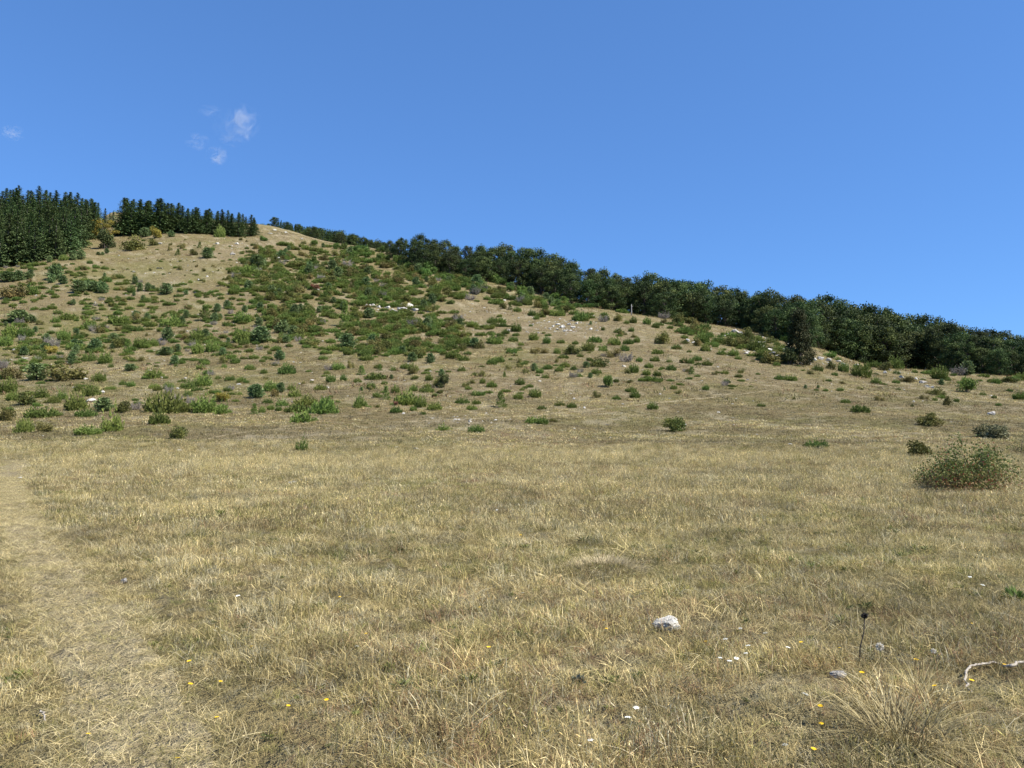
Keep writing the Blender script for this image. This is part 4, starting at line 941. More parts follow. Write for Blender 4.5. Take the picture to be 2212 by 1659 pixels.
# broadleaf forest along the right skyline
TOPU = [822, 850, 885, 950, 1000, 1060, 1130, 1180, 1240, 1300, 1345, 1400, 1490, 1600, 1700, 1800, 1900, 1950, 2010, 2070, 2120, 2212, 2400]
TOPV = [534, 515, 503, 516, 534, 524, 531, 545, 560, 582, 594, 590, 600, 625, 635, 645, 664, 680, 680, 700, 712, 724, 760]
FOOTU = [822, 900, 1000, 1100, 1150, 1250, 1360, 1450, 1600, 1700, 1800, 1870, 1950, 2100, 2212, 2400]
FOOTV = [566, 586, 602, 614, 630, 660, 676, 690, 708, 737, 760, 775, 793, 807, 814, 840]
def forest_row(nm, n, u0, u1, extra, lift, gname, wl):
    lst = []
    for i in range(n):
        u = u0 + (u1 - u0) * (i + .5 + random.uniform(-.3, .3)) / n
        fv = float(np.interp(u, FOOTU, FOOTV)); tv = float(np.interp(u, TOPU, TOPV))
        x, y, z, ok = hit(u, fv); Y = float(y[0]) if ok[0] else 210.0
        Y = min(max(Y, 120), 265) + extra + random.uniform(-3, 3)
        x, y = at_depth(u, Y); v0 = float(project(x, y, float(ground(x, y)))[1])
        hgt = (v0 - (tv + (fv - tv) * lift)) * y / F * random.uniform(.94, 1.08)
        lst.append((u, tree('broadleaf_tree', random.choice(BEE), x, y, min(max(hgt, 4.5), 19), random.uniform(*wl), 'tree', gname)))
    lst.sort(key=lambda q_: q_[0])
    for i, (u, o) in enumerate(lst): o['label'] = 'dark green broadleaf tree in the right-hand forest, %s, %s from the left' % (nm, ordinal(i + 1))
forest_row('front edge', 48, 895, 2320, 1, .34, 'front edge of the broadleaf forest', (.95, 1.3))
forest_row('second row', 36, 835, 2340, 9, .14, 'second row of the broadleaf forest', (.85, 1.1))
forest_row('skyline row', 54, 832, 2360, 20, .0, 'skyline row of the broadleaf forest', (.75, 1.0))

def single_tree(name, meshes, u, v, hpx, wpx, base_w, label, cat='tree'):
    x, y, z, ok = hit(u, v); x, y = float(x[0]), float(y[0]); h = hpx * y / F; w = wpx * y / F
    return tree(name, meshes, x, y, h, w / (h * base_w), cat, None, label)
single_tree('yew_tree', YEW, 1728, 787, 122, 74, .80, 'lone dark brownish conical tree standing in front of the forest by white rocks', 'tree')
single_tree('yellow_tree', YTREE, 221, 517, 46, 72, 1.3, 'broad yellow autumn tree beside the left spruce wood')
single_tree('pale_tree', (BEE[5][0], broadleaf(450, 'leafy', .36, 24, 3600, .022, .04)[1]), 1980, 797, 50, 40, .8, 'small lighter green round tree in front of the dark forest edge')
single_tree('leaning_tree', BEE[1], 1925, 778, 92, 66, .9, 'tall full-crowned tree beside the dark gap in the forest')

# pale bare stem at the forest edge
mb = MB(); mb.tube([(0, 0, -.2), (.05, 0, 1.2), (.02, .03, 2.6), (.06, 0, 3.6)], [.20, .16, .13, .07], 7); mb.tube([(.03, 0, 2.4), (.5, .1, 3.2)], [.07, .02], 5)
x, y, z, ok = hit(1364, 681); o = link('dead_tree', mb.mesh('dead_tree', [M['palebark']], True)); o.location = (float(x[0]), float(y[0]), float(z[0])); o.scale = (.8, .8, .75)
tag(o, 'pale bare dead stem at the foot of the dark forest', 'dead tree')

# ------------------------------------------------------------------ rocks
def rock(seed, mat, flat=.6):
    r = np.random.default_rng(seed)
    import bmesh
    bm = bmesh.new(); bmesh.ops.create_icosphere(bm, subdivisions=4, radius=.5)
    pl = [(rdir(1, r)[0], r.uniform(.24, .42)) for _ in range(13)]
    for vv in bm.verts:
        p = np.array(vv.co)
        for n_, d in pl:
            k = p @ n_ - d
            if k > 0: p = p - n_ * k
        p = p + unit(p) * (.22 * (float(fbm(p[0] * 3 + 5, p[1] * 3 + p[2] * 4.3, .9, seed, 4)) - .5)) + .05 * (np.array([float(vnoise(p[2] * 9, p[0] * 7, 1, seed)), float(vnoise(p[0] * 9, p[2] * 7, 1, seed + 1)), 0]) - .25)
        p[2] *= flat; vv.co = p
    me = bpy.data.meshes.new('rock'); bm.to_mesh(me); bm.free(); me.materials.append(M[mat]); return me
ROCKS = [rock(500 + i, 'rock', .62) for i in range(5)]; GROCK = [rock(510 + i, 'greyrock', .5) for i in range(2)]; FLAT = [rock(520 + i, 'rock', .34) for i in range(2)]
RK = """Z 870 672 26 13;Z 884 664 22 12;Z 856 676 18 9;Z 896 671 16 9;Z 872 660 14 8;Z 905 667 12 6;Z 862 668 12 8;Z 826 662 12 7;Z 818 664 10 6;Z 806 660 8 7;Z 838 665 14 6;Z 792 662 7 8;Z 848 671 12 6;Z 890 678 12 6;
Z 1215 708 14 8;Z 1228 702 12 7;Z 1206 702 12 6;Z 1221 716 12 6;Z 1238 708 10 6;Z 1204 712 8 5;Z 1246 700 9 6;Z 1276 712 9 7;Z 1232 715 8 5;Z 1195 706 8 5;
Z 1486 738 14 11;Z 1498 742 10 7;Z 1588 718 18 10;Z 1600 722 14 8;Z 1574 724 10 6;Z 1565 728 9 6;Z 1530 722 8 5;Z 1612 726 10 6;Z 1620 748 20 10;Z 1634 754 16 8;Z 1648 752 14 8;Z 1660 758 20 10;Z 1672 766 22 12;Z 1683 770 18 10;Z 1694 758 14 10;Z 1668 752 10 7;
Z 1612 764 12 7;Z 1640 742 12 7;Z 1655 740 10 6;Z 1772 776 20 10;Z 1790 780 16 11;Z 1797 772 14 9;Z 1758 778 14 9;Z 1748 785 10 12;Z 1811 782 10 7;Z 1822 788 12 7;Z 1850 790 10 7;Z 1870 796 12 7;Z 1912 806 10 7;Z 1922 800 8 6;Z 1948 816 12 9;Z 1978 820 10 7;Z 1992 828 16 10;Z 2003 836 14 8;Z 2014 838 10 7;Z 2010 808 9 5;
Z 2143 896 20 12;Z 1707 961 10 6;Z 1973 868 8 4;Z 900 971 14 8;Z 856 966 7 4;Z 120 1040 16 6;Z 42 1034 10 6;Z 388 974 12 6;Z 280 1014 9 5;Z 292 1008 8 4;Z 6 946 14 4;Z 200 867 24 9;Z 222 848 12 6;Z 160 838 10 5;Z 186 819 12 5;Z 324 800 18 4;Z 385 840 10 4;Z 488 746 26 8;Z 34 757 12 7;Z 55 774 20 5;Z 155 776 14 6;Z 105 774 6 4;Z 708 838 7 5;Z 674 822 8 4;Z 646 830 6 4;Z 966 826 6 4;Z 872 894 8 4;Z 1015 911 9 6;Z 960 910 5 4;
Z 1348 792 10 5;Z 1166 824 7 4;Z 1262 882 8 5;Z 1240 862 6 4;Z 1552 892 9 5;Z 1446 862 6 4;Z 1480 918 6 4;Z 1312 918 12 4;Z 1240 926 10 3;Z 632 1044 18 8;Z 1050 1034 8 4;Z 1470 1068 14 4;
Z 345 580 14 5;Z 290 588 8 4;Z 430 606 10 6;Z 422 632 10 5;Z 448 598 6 4;Z 512 528 12 6;Z 502 550 12 8;Z 470 527 10 5;Z 345 527 14 6;Z 540 572 20 6;Z 620 565 24 6;Z 600 558 20 6;Z 646 570 12 5;Z 585 505 14 4;Z 592 498 12 5;Z 617 503 8 4;Z 652 517 7 4;Z 700 598 9 4;Z 763 592 8 5;Z 790 575 8 5;Z 985 607 12 5;Z 990 604 8 4;Z 1100 640 8 4;Z 1090 650 9 4"""
ROCKI = []
for it in RK.replace('\n', '').split(';'):
    _, a, b, c, d = it.split(); u, v, w, h = float(a), float(b), float(c), float(d)
    x, y, z, ok = hit(u, v)
    if not ok[0]: continue
    x, y, z = float(x[0]), float(y[0]), float(z[0])
    me = random.choice(FLAT if h / w < .36 else ROCKS + GROCK[:1]); W = w * y / F * 1.1; H = h * y / F * 1.35
    o = link('rock', me); o.location = (x, y, z + H * .03); o.scale = (W, W * random.uniform(.7, 1.1), H / .55); o.rotation_euler = (random.uniform(-.15, .15), random.uniform(-.15, .15), random.uniform(0, 6.28))
    tag(o, None, 'rock', 'pale limestone rocks lying on the hillside'); ITEMS.append((o, u, v - h / 2, w, h, 'rock'))
# pebbles: uncountable
PS = bpy.data.collections.new('pebble_sources')
for i, m_ in enumerate(ROCKS[:3]): link('p%02d_pebble' % i, m_, coll=PS)
zones = [(870, 668, 70, 14, 120), (1220, 706, 60, 16, 140), (1640, 745, 90, 30, 150), (1790, 782, 60, 18, 90), (1960, 820, 90, 22, 60), (540, 545, 70, 30, 70), (600, 505, 40, 10, 50), (400, 575, 110, 40, 60), (1100, 690, 160, 30, 90), (1000, 908, 90, 8, 60), (600, 820, 560, 90, 120), (1500, 860, 500, 60, 70), (330, 700, 300, 120, 110), (1000, 1000, 1000, 60, 40)]
pu = np.concatenate([rng.normal(a, c * .6, n) for a, b, c, d, n in zones]); pv = np.concatenate([rng.normal(b, d * .6, n) for a, b, c, d, n in zones])
x, y, z, ok = hit(pu, pv); ok &= y < 340
m1 = scatter('pebbles', x[ok], y[ok], rng.integers(0, 3, ok.sum()), np.clip(rng.lognormal(-1.55, .5, ok.sum()) * np.clip(y[ok] / 110, .25, 1.6), .04, .7), np.ones((ok.sum(), 3)), '', '')
scatter_obj('pebbles', m1, PS, 'small pale stones strewn over the hillside', 'stones')

# ------------------------------------------------------------------ foreground things
def gp(u, v):
    x, y, z, ok = hit(u, v); return float(x[0]), float(y[0]), float(z[0])
def big_rock(u, v, w, h, mat, seed, label, rot=0.0):
    x, y, z = gp(u, v); me = rock(seed, mat, .6); o = link('stone', me); W = w * y / F; H = h * y / F
    o.location = (x, y, z + H * .45); o.scale = (W * 1.2, W * .8, H / .5); o.rotation_euler = (.1, .05, rot); tag(o, label, 'stone'); return o
big_rock(1443, 1362, 56, 30, 'rock', 600, 'large white limestone lump lying in the foreground grass', .3)
big_rock(1812, 1466, 30, 20, 'greyrock', 601, 'small grey stone below the dried thistle', .2)
big_rock(268, 1262, 12, 14, 'greyrock', 602, 'little dark grey stone beside the footpath')
def ball(u, v, d, label):
    x, y, z = gp(u, v); r = np.random.default_rng(5); mb = MB(); D = d * y / F / 2
    n = 260; dd = rdir(n, r); mb.leaves(dd * D * .75, dd * D * .35, unit(np.cross(dd, rdir(n, r))) * D * .10, r.uniform(0, 1, n))
    s = MB(); s.tube([(0, 0, -.13), (.005, .004, -.06), (0, 0, 0)], [.003, .0025, .002], 5)
    t = bpy.data.objects.new('seed_head', None); COL.objects.link(t); t.location = (x, y, z + .13)
    link('fluff_ball', mb.mesh('fluff_ball', [M['fluff']]), t); link('stem', s.mesh('stem', [M['stem']], True), t); tag(t, label, 'seed head')
ball(1902, 1440, 17, 'round fluffy white seed head right of the dried thistle')
ball(2018, 1450, 11, 'tiny fluffy white seed head left of the bleached root')
# dried thistle
x, y, z = gp(1856, 1436); t = bpy.data.objects.new('dried_thistle', None); COL.objects.link(t); t.location = (x, y, z)
H = 100 * y / F; sx = 15 * y / F; hd = np.array([sx, 0, H])
s = MB(); s.tube([(0, 0, -.02), (sx * .25, .005, H * .35), (sx * .8, -.004, H * .7), hd], [.0042, .004, .0036, .003], 6)
r = np.random.default_rng(8)
for k in range(7):
    p0 = np.array([sx * (.1 + .12 * k), 0, H * (.15 + .11 * k)]); a = k * 2.4; s.tube([p0, p0 + np.array([.012 * math.cos(a), .012 * math.sin(a), .012])], [.0025, .0008], 4)
link('stem', s.mesh('stem', [M['thistle']], True), t)
b = MB(); R_ = 7.5 * y / F; dd = rdir(160, r); dd[:, 2] = dd[:, 2] * .7 + .25; b.leaves(hd + dd * R_ * .7, unit(dd) * R_ * .55, unit(np.cross(dd, rdir(160, r))) * R_ * .14, r.uniform(0, 1, 160))
link('flower_head', b.mesh('flower_head', [M['thistle']]), t); tag(t, 'dark dried thistle with a single bristly head on a bent stalk', 'thistle')
# bleached root
def root(pts, rad, label):
    P = []
    for (u, v, up) in pts:
        x, y, z = gp(u, v); P.append((x, y, z + up))
    P = np.array(P); t = np.linspace(0, 1, len(P)); q_ = np.linspace(0, 1, len(P) * 4)
    Pq = np.stack([pchip(t, P[:, i], q_) for i in range(3)], 1) + np.random.default_rng(3).normal(size=(len(q_), 3)) * .004
    O = Pq[0].copy(); mb = MB(); mb.tube(Pq - O, [rad * (.6 + .5 * math.sin(PI * (.15 + .8 * a)) + .15 * math.sin(9 * a)) for a in q_], 7)
    o = link('root', mb.mesh('root', [M['deadwood']], True)); o.location = O; tag(o, label, 'root')
root([(2094, 1504, .03), (2086, 1488, .05), (2090, 1470, .06), (2104, 1458, .06), (2122, 1452, .05), (2140, 1446, .05), (2158, 1442, .02)], .0068, 'bleached curved root lying in the grass at lower right')
root([(2166, 1455, .05), (2185, 1458, .06), (2205, 1452, .06), (2240, 1446, .04), (2275, 1452, .02)], .009, 'thin pale stick running off the right edge of the picture')
root([(88, 1545, .03), (93, 1555, .03), (98, 1566, .02)], .004, 'short pale twig lying beside the footpath')
# flowers
def flower_mesh(kind):
    r = np.random.default_rng(hash(kind) % 97 if False else (3 if kind == 'y' else 4)); mb = MB()
    if kind == 'y':
        mb.tube([(0, 0, -.02), (.004, 0, .06), (.0, .004, .12)], [.0016, .0014, .0012], 5, 1)
        for k in range(18):
            a = 2 * PI * k / 18; D = np.array([math.cos(a), math.sin(a), .25]); mb.leaves(np.array([[0, .004, .12]]) + D * .0095, D[None] * .0095, np.array([[-math.sin(a), math.cos(a), 0]]) * .004, np.array([.5]))
        mb.leaves(np.array([[0, .004, .123]]), np.array([[.006, 0, 0]]), np.array([[0, .006, 0]]), np.array([.5]))
        return mb.mesh('yellow_flower', [M['petal_yellow'], M['stem']])
    mb.tube([(0, 0, -.02), (.004, 0, .08), (.0, .004, .15)], [.0016, .0014, .0012], 5, 1)
    for k in range(42):
        a = r.uniform(0, 2 * PI); q_ = .028 * math.sqrt(r.uniform(0, 1)); c = np.array([[q_ * math.cos(a), q_ * math.sin(a) + .004, .152 - q_ * .2 + r.uniform(0, .004)]])
        mb.leaves(c, np.array([[.006, 0, .001]]), np.array([[0, .006, .001]]), np.array([.5])); 
        if k % 5 == 0: mb.tube([(0, .004, .135), tuple(c[0])], [.0008, .0006], 3, 1)
    return mb.mesh('white_flower', [M['petal_white'], M['stem']])
FY, FW = flower_mesh('y'), flower_mesh('w')
YF = "734 1283;1040 1303;795 1363;544 1388;413 1424;470 1463;401 1476;616 1512;704 1503;1527 1275;1305 1338;1737 1384;1770 1518;1776 1550;1751 1611;1976 1420;2168 1424;2032 1480;183 1577;378 1640;468 1538;1818 1396;1306 1350;1345 1322;2094 1466;1642 1190;1528 1382;1862 1450;1128 1156;1056 1395;2100 1338;656 1082"
WF = "1533 1397;1603 1348;1622 1385;1656 1360;1572 1372;1699 1387;1589 1414;1556 1410;1731 1492;1697 1598;1282 1590;1372 1518;1358 1542;1698 1240;2098 1242;2120 1258;1128 1272;770 1388;518 1282;1075 1100;1578 1422;1616 1403;1186 1040"
for s, me, nm, g in ((YF, FY, 'yellow_flower', 'yellow flowers dotted through the meadow'), (WF, FW, 'white_flower', 'white yarrow flowers in the meadow')):
    for p in s.split(';'):
        u, v = map(float, p.split()); x, y, z = gp(u, v + 30 * min(1, 5 / 5)); 
        # the flower head stands where the photo shows it: step back from the foot by the stem height
        x, y, z = gp(u, v + .12 * F / max(y, 1)); o = link(nm, me); sc = random.uniform(.85, 1.15) * (1 if y < 9 else 1.3) * (.62 if nm == 'white_flower' else .78)
        o.location = (x, y, z); o.scale = (sc,) * 3; o.rotation_euler = (random.uniform(-.15, .25), random.uniform(-.2, .2), random.uniform(0, 6))
        tag(o, None, 'flower', g); ITEMS.append((o, u, v, 5, 5, nm))
# tussocks of long straw
def tussock(u, v, wpx, seed, label, hue, n=260, lean=(.25, 1.5), ll=(.2, .7), br=.22, wd=1.0, dome=0):
    x, y, z = gp(u, v); W = wpx * y / F; r = np.random.default_rng(seed); mb = MB()
    a = r.uniform(0, 2 * PI, n); ln = r.uniform(*lean, n); le = W * r.uniform(*ll, n)
    H_ = np.stack([np.cos(a), np.sin(a), np.zeros(n)], 1); S_ = np.stack([-np.sin(a), np.cos(a), np.zeros(n)], 1); P = H_ * (W * br * np.sqrt(r.uniform(0, 1, (n, 1)))) + r.normal(size=(n, 3)) * np.array([W * .05, W * .05, 0])
    if dome: P[:, 2] += W * dome * np.exp(-(np.hypot(P[:, 0], P[:, 1]) / (W * .38)) ** 2)
    upv = np.array([0, 0, 1.0]); pts = [P]; ang = ln.copy()
    for k in range(4):
        P = P + (H_ * np.sin(ang)[:, None] + upv * np.cos(ang)[:, None]) * (le / 4)[:, None]; pts.append(P); ang = np.minimum(ang + .22, 1.7)
    V = []; wv = [.0024 * wd, .0022 * wd, .0019 * wd, .0014 * wd]
    for k in range(4): V += [pts[k] - S_ * wv[k], pts[k] + S_ * wv[k]]
    V.append(pts[4]); V = np.stack(V, 1); V[:, :, 2] = np.maximum(V[:, :, 2], .005 + 0 * V[:, :, 2]); V = V.reshape(-1, 3); Fc = []
    for i in range(n):
        k = 9 * i; Fc += [(k, k + 1, k + 3, k + 2), (k + 2, k + 3, k + 5, k + 4), (k + 4, k + 5, k + 7, k + 6), (k + 6, k + 7, k + 8)]
    mb.add(V, Fc, 0, np.repeat(r.uniform(0, 1, n), 9))
    m = leaf_mat('tussock_straw', hue, .2, 0, 0); o = link('grass_tussock', mb.mesh('grass_tussock', [m])); o.location = (x, y, z); tag(o, label, 'tussock'); return o
tussock(1945, 1600, 300, 1, 'big sprawling straw tussock at the lower right corner', [(.09, .07, .03), (.24, .19, .085), (.42, .35, .18)], 380, (.4, 1.5))
tussock(1305, 1240, 200, 2, 'low dome shaped dry tussock in the middle of the meadow', [(.24, .19, .11), (.43, .35, .20), (.60, .51, .31)], 1500, (.3, 1.3), (.06, .16), .46, .9, .13)
tussock(1165, 1240, 80, 3, 'upright tuft of tall straw left of the dome tussock', [(.2, .15, .07), (.36, .29, .14), (.50, .42, .23)], 90)
# tall single culms group near the thistle
tussock(1990, 1500, 170, 4, 'tall yellowish straw tuft between thistle and bleached root', [(.22, .18, .07), (.40, .33, .15), (.55, .46, .24)], 140)
tussock(1905, 1100, 40, 5, 'thin upright pale straw tuft left of the rose bush', [(.3, .24, .12), (.45, .37, .2), (.58, .5, .3)], 60)
# blue-green thistle leaves
def herb(u, v, wpx, mat, seed, label, n=60):
    x, y, z = gp(u, v); W = wpx * y / F; r = np.random.default_rng(seed); mb = MB()
    d = rdir(n, r); d[:, 2] = np.abs(d[:, 2]) * .7 + .05; d = unit(d); c = d * W * .3 * r.uniform(.3, 1, (n, 1))
    mb.leaves(c, d * W * .2, unit(np.cross(d, rdir(n, r))) * W * .06, r.uniform(0, 1, n)); o = link('herb', mb.mesh('herb', [M[mat]])); o.location = (x, y, z + .01); tag(o, label, 'herb')
herb(1250, 1478, 44, 'thistleleaf', 1, 'dark blue-green thistle rosette near the bottom centre')
herb(2195, 1300, 70, 'leafy', 2, 'green leafy herb at the right edge of the meadow', 160)
herb(240, 1552, 46, 'leafy', 3, 'small green herb beside the footpath at the bottom') if False else None
herb(475, 1118, 40, 'olive', 4, 'olive-green herb clump in the meadow left of centre', 120)

# ------------------------------------------------------------------ rose bush with hips
def rose(u, v, wpx, hpx, seed, nl, nh, label):
    x, y, z = gp(u, v); W = wpx * y / F; H = hpx * y / F; r = np.random.default_rng(seed)
    t = bpy.data.objects.new('rose_bush', None); COL.objects.link(t); t.location = (x, y, z)
    st = MB(); tips = []
    for i in range(40):
        a = r.uniform(0, 2 * PI); q_ = W * .48 * r.uniform(.01, 1) ** .62; hh = H * r.choice([.5, .65, .8, .9, 1.0]) * (.85 + .3 * math.sin(2.3 * a + 1)) * math.sqrt(max(.03, 1 - .97 * (q_ / (W * .5)) ** 2))
        p0 = np.array([math.cos(a), math.sin(a), 0]) * q_ * .25; p2 = np.array([math.cos(a) * q_, math.sin(a) * q_ * .8, hh]); p1 = p0 * .5 + p2 * .5 + np.array([0, 0, hh * .22])
        p3 = p2 + np.array([math.cos(a) * .12, math.sin(a) * .12, -.10 - .1 * r.uniform()])
        st.tube([p0, p1, p2, p3], [.009, .007, .004, .002], 5); tips.append((p0, p1, p2, p3))
    link('stems', st.mesh('stems', [M['bark']], True), t)
    def along(n):
        k = r.integers(0, len(tips), n); s = r.uniform(.12, 1, n) ** .8; T = np.array(tips); sg = np.minimum((s * 3).astype(int), 2); f = (s * 3 - sg)[:, None]
        return T[k, sg] * (1 - f) + T[k, sg + 1] * f + r.normal(size=(n, 3)) * .15, s
    c, s = along(nl); c[:, 2] = np.abs(c[:, 2]); lf = MB(); A_ = rdir(nl, r) * .030 * r.uniform(.6, 1.3, (nl, 1)); B_ = unit(np.cross(A_, rdir(nl, r))) * .018
    low = c[:, 2] / H
    lf.leaves(c, A_, B_, np.clip(.72 - .68 * low + r.uniform(-.35, .35, nl), 0, 1)); link('leaves', lf.mesh('leaves', [M['roseleaf']]), t)
    hp = MB(); c, s = along(nh); c[:, 2] = np.abs(c[:, 2])
    for p in c:
        e = .013; V = p + np.array([(e, 0, 0), (0, e, 0), (-e, 0, 0), (0, -e, 0), (0, 0, e * 1.4), (0, 0, -e * 1.4)]); hp.add(V, [(0, 1, 4), (1, 2, 4), (2, 3, 4), (3, 0, 4), (1, 0, 5), (2, 1, 5), (3, 2, 5), (0, 3, 5)])
    link('hips', hp.mesh('hips', [M['hip']]), t); tag(t, label, 'rose bush')
rose(2102, 1060, 192, 92, 3, 9000, 420, 'wide rose bush with red hips standing at the right of the meadow')
rose(2004, 1052, 34, 46, 4, 500, 12, 'thin rose sprig at the left foot of the big rose bush')
rose(2205, 985, 44, 34, 5, 600, 10, 'green rose sprig at the right edge above the big bush')

# ------------------------------------------------------------------ labels for the repeats
LAND = [(870, 668, 'the white rock outcrop in the thicket'), (1215, 705, 'the white scree patch'), (1728, 740, 'the lone dark conical tree'), (750, 738, 'the large blue-green pine'), (565, 722, 'the round mid-slope pine'),
 (855, 872, 'the red-leaved shrub'), (1312, 824, 'the bright leafy shrub'), (655, 897, 'the dense front juniper'), (1455, 914, 'the lone green meadow bush'), (2145, 932, 'the grey-green domed bush'), (1986, 970, 'the olive bush by the rose'),
 (2088, 832, 'the round bright green shrub'), (1600, 722, 'the rocky ledge by the forest'), (221, 494, 'the yellow autumn tree'), (289, 527, 'the olive domed bush'), (834, 850, 'the cone shaped juniper'), (680, 620, 'the pinkish shrub patch'),
 (745, 683, 'the tall narrow thicket juniper'), (50, 560, 'the corner of the spruce wood'), (600, 498, 'the bare ridge top'), (1364, 670, 'the pale dead stem'), (360, 870, 'the broad pale green shrub'), (242, 910, 'the spiky juniper with an arm'),
 (143, 804, 'the rust-brown mound'), (164, 868, 'the rounded lower-left juniper'), (118, 588, 'the tall pine of the trio'), (1861, 800, 'the dark outcrop juniper'), (1980, 775, 'the small lighter green tree'), (1092, 865, 'the sprawling juniper below centre'),
 (475, 500, 'the pale green conifer'), (1000, 620, 'the high edge of the forest'), (350, 620, 'the bare clearing'), (450, 700, 'the middle of the left slope'), (1000, 735, 'the lower right thicket edge'), (1180, 800, 'the middle of the bare slope'), (1520, 840, 'the thin pale trail'),
 (1790, 778, 'the white rocks past the tree'), (20, 720, 'the left picture edge'), (620, 560, 'the small upper ledge'), (900, 590, 'the high thicket edge'), (250, 730, 'the lower left slope'), (470, 820, 'the scattered left bushes'), (1300, 730, 'the gap right of the scree'), (1450, 770, 'the right bare slope'),
 (1443, 1350, 'the large white stone'), (1865, 1380, 'the dried thistle'), (2110, 1470, 'the bleached root'), (1812, 1456, 'the small grey stone'), (1950, 1570, 'the big straw tussock'), (230, 1560, 'the lower footpath'), (2100, 1010, 'the rose bush'), (90, 1200, 'the upper footpath'),
 (1300, 1230, 'the dome tussock'), (1250, 1470, 'the blue-green thistle rosette'), (475, 1110, 'the olive herb clump'), (600, 1450, 'the lower left meadow'), (900, 968, 'the meadow crest'), (320, 1000, 'the left meadow crest'), (1030, 1300, 'the middle of the meadow')]
LU = np.array([(a, b) for a, b, c in LAND])
KIND = {'juniper_bush': 'juniper', 'pine_sapling': 'young pine', 'rusty_shrub': 'rust-brown shrub', 'olive_shrub': 'olive shrub', 'leafy_shrub': 'leafy green shrub', 'dark_shrub': 'dark shrub', 'yellow_shrub': 'yellow shrub', 'red_shrub': 'red shrub',
        'dead_brush': 'grey dead brush', 'rock': 'pale rock', 'yellow_flower': 'yellow flower', 'white_flower': 'white flower cluster'}
bucket = {}
for it in ITEMS:
    o, u, v, w, h, nm = it
    d = np.hypot(LU[:, 0] - u, (LU[:, 1] - v) * 1.5); k = int(d.argmin()); du = u - LU[k, 0]; dv = (v - LU[k, 1]) * 1.5
    side = ('right of' if du > 0 else 'left of') if abs(du) > abs(dv) else ('below' if dv > 0 else 'above')
    bucket.setdefault((nm, k, side), []).append((d[k], o, w, h))
for (nm, k, side), L_ in bucket.items():
    L_.sort(key=lambda q_: q_[0])
    for i, (d, o, w, h) in enumerate(L_):
        q_ = h / w
        shape = '' if nm in ('yellow_flower', 'white_flower') else 'wide ' if w > 34 and q_ < .6 else 'low ' if q_ < .5 else 'tall ' if q_ > 1.05 else 'rounded ' if w > 20 else 'small '
        o['label'] = '%s%s, %s one %s %s' % (shape, KIND[nm], 'nearest' if i == 0 else ordinal(i + 1) + ' nearest', side, LAND[k][2]) if len(L_) > 1 else '%s%s, only one just %s %s' % (shape, KIND[nm], side, LAND[k][2])

# ------------------------------------------------------------------ thin clouds: real volumes far beyond the ridge
def cloud(u, v, wpx, hpx, seed, dens, label):
    D = 3000.0; s, t = ray(u, v); c = np.array([s[0] * D, D, CAMZ + t[0] * D]); W = wpx * D / F; H = hpx * D / F
    import bmesh
    bm = bmesh.new(); bmesh.ops.create_icosphere(bm, subdivisions=3, radius=.5); me = bpy.data.meshes.new('cloud'); bm.to_mesh(me); bm.free()
    o = link('cloud', me); o.location = c; o.scale = (W, W * .6, H)
    m, nt, out = new_mat('cloud_vapour'); N = nt.nodes; L = nt.links
    tc = N.new('ShaderNodeTexCoord'); mp = N.new('ShaderNodeMapping'); mp.inputs['Location'].default_value = (seed * 3.1, seed * 1.7, seed)
    n = N.new('ShaderNodeTexNoise'); n.inputs['Scale'].default_value = 3.0; n.inputs['Detail'].default_value = 4; n.inputs['Roughness'].default_value = .55; n.inputs['Distortion'].default_value = .9
    L.new(tc.outputs['Object'], mp.inputs[0]); L.new(mp.outputs[0], n.inputs['Vector'])
    ln = N.new('ShaderNodeVectorMath'); ln.operation = 'LENGTH'; L.new(tc.outputs['Object'], ln.inputs[0])
    fo = N.new('ShaderNodeMapRange'); fo.inputs[1].default_value = .5; fo.inputs[2].default_value = .12; L.new(ln.outputs['Value'], fo.inputs[0])
    th = N.new('ShaderNodeMapRange'); th.inputs[1].default_value = .52; th.inputs[2].default_value = .76; L.new(n.outputs['Fac'], th.inputs[0])
    mu = N.new('ShaderNodeMath'); mu.operation = 'MULTIPLY'; L.new(fo.outputs[0], mu.inputs[0]); L.new(th.outputs[0], mu.inputs[1])
    m2 = N.new('ShaderNodeMath'); m2.operation = 'MULTIPLY'; m2.inputs[1].default_value = dens; L.new(mu.outputs[0], m2.inputs[0])
    pv_ = N.new('ShaderNodeVolumePrincipled'); pv_.inputs['Color'].default_value = (.95, .95, .97, 1); L.new(m2.outputs[0], pv_.inputs['Density']); L.new(pv_.outputs[0], out.inputs['Volume'])
    me.materials.append(m); tag(o, label, 'cloud', 'thin wisps of cloud')
cloud(524, 265, 84, 94, 1, .036, 'largest thin white wisp of cloud in the clear sky')
cloud(490, 270, 70, 90, 5, .008, 'faint veil of cloud left of the largest wisp')
cloud(468, 336, 56, 48, 2, .045, 'small bright wisp of cloud below the largest one')
cloud(426, 306, 60, 44, 3, .026, 'faint streak of cloud left of the small bright wisp')
cloud(500, 300, 60, 40, 7, .020, 'faint wisp of cloud between the largest wisp and the small bright one')
cloud(452, 240, 60, 30, 9, .012, 'very faint wisp of cloud up and left of the largest one')
cloud(28, 286, 56, 40, 4, .035, 'small pale wisp of cloud at the left edge of the sky')

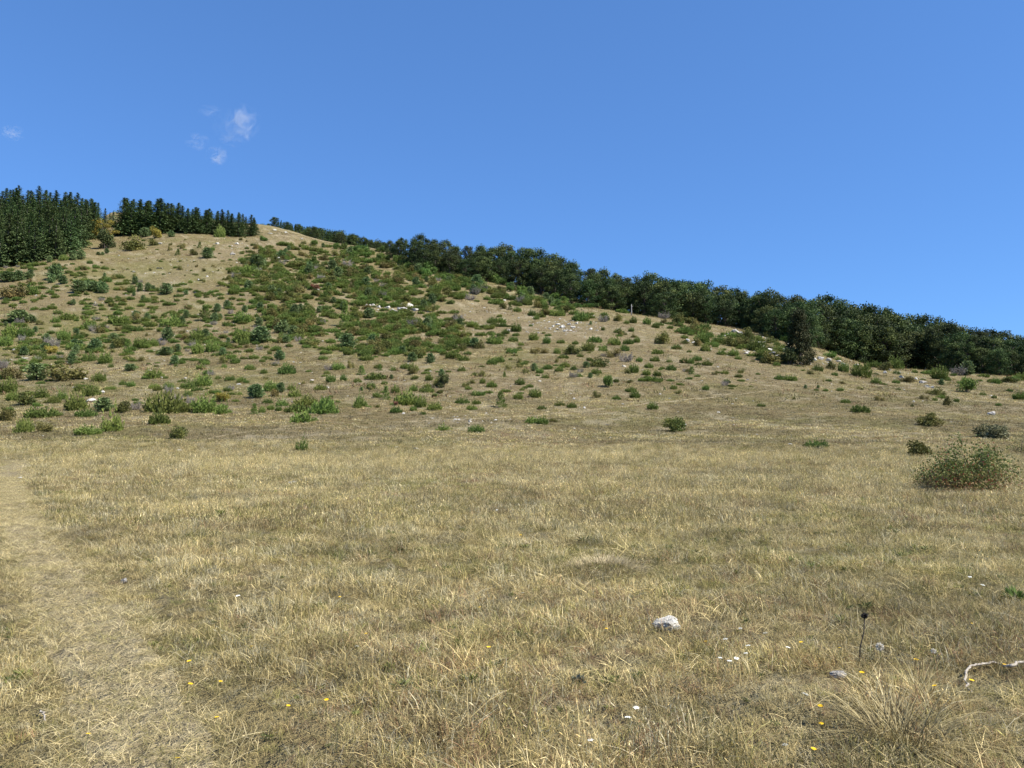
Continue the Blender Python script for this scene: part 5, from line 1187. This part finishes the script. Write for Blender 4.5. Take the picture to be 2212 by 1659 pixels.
# ------------------------------------------------------------------ light, sky, camera
SUN_AZ, SUN_EL = math.radians(114), math.radians(50)     # azimuth clockwise from the view direction
sd = bpy.data.lights.new('sun', 'SUN'); sd.energy = 5.0; sd.angle = math.radians(.5); sd.color = (1, .95, .86)
so = link('sun', sd); S = Vector((math.sin(SUN_AZ) * math.cos(SUN_EL), math.cos(SUN_AZ) * math.cos(SUN_EL), math.sin(SUN_EL)))
so.rotation_euler = S.to_track_quat('Z', 'Y').to_euler(); so.location = (0, 0, 50)
w = bpy.data.worlds.new('World'); SC.world = w; w.use_nodes = True; nt = w.node_tree; nt.nodes.clear()
sky = nt.nodes.new('ShaderNodeTexSky'); sky.sky_type = 'NISHITA'; sky.sun_disc = False; sky.sun_elevation = SUN_EL; sky.sun_rotation = SUN_AZ
sky.altitude = 1200; sky.air_density = 1.0; sky.dust_density = 0.0; sky.ozone_density = 5.0
bg = nt.nodes.new('ShaderNodeBackground'); bg.inputs[1].default_value = .12
wo = nt.nodes.new('ShaderNodeOutputWorld'); gm = nt.nodes.new('ShaderNodeGamma'); gm.inputs[1].default_value = .62; nt.links.new(sky.outputs[0], gm.inputs[0])
tn = nt.nodes.new('ShaderNodeMix'); tn.data_type = 'RGBA'; tn.blend_type = 'MULTIPLY'; tn.inputs[0].default_value = 1; tn.inputs[7].default_value = (.53, .915, 1.48, 1)
nt.links.new(gm.outputs[0], tn.inputs[6]); nt.links.new(tn.outputs[2], bg.inputs[0]); nt.links.new(bg.outputs[0], wo.inputs[0])
cd = bpy.data.cameras.new('camera'); co = link('camera', cd); cd.sensor_width = 36; cd.lens = F / 2212 * 36; cd.clip_end = 12000; cd.clip_start = .05
co.location = (0, 0, CAMZ); co.rotation_euler = (PI / 2 + PITCH, 0, 0); SC.camera = co
SC.view_settings.view_transform = 'Standard'; SC.view_settings.look = 'None'; SC.view_settings.gamma = 1; SC.view_settings.exposure = .9
SC.render.engine = 'CYCLES'; SC.cycles.max_bounces = 6; SC.cycles.transparent_max_bounces = 8
SC.render.resolution_x = 1024; SC.render.resolution_y = 768
print('items', len(ITEMS), 'junipers', NJ, 'left over', len(left_over))
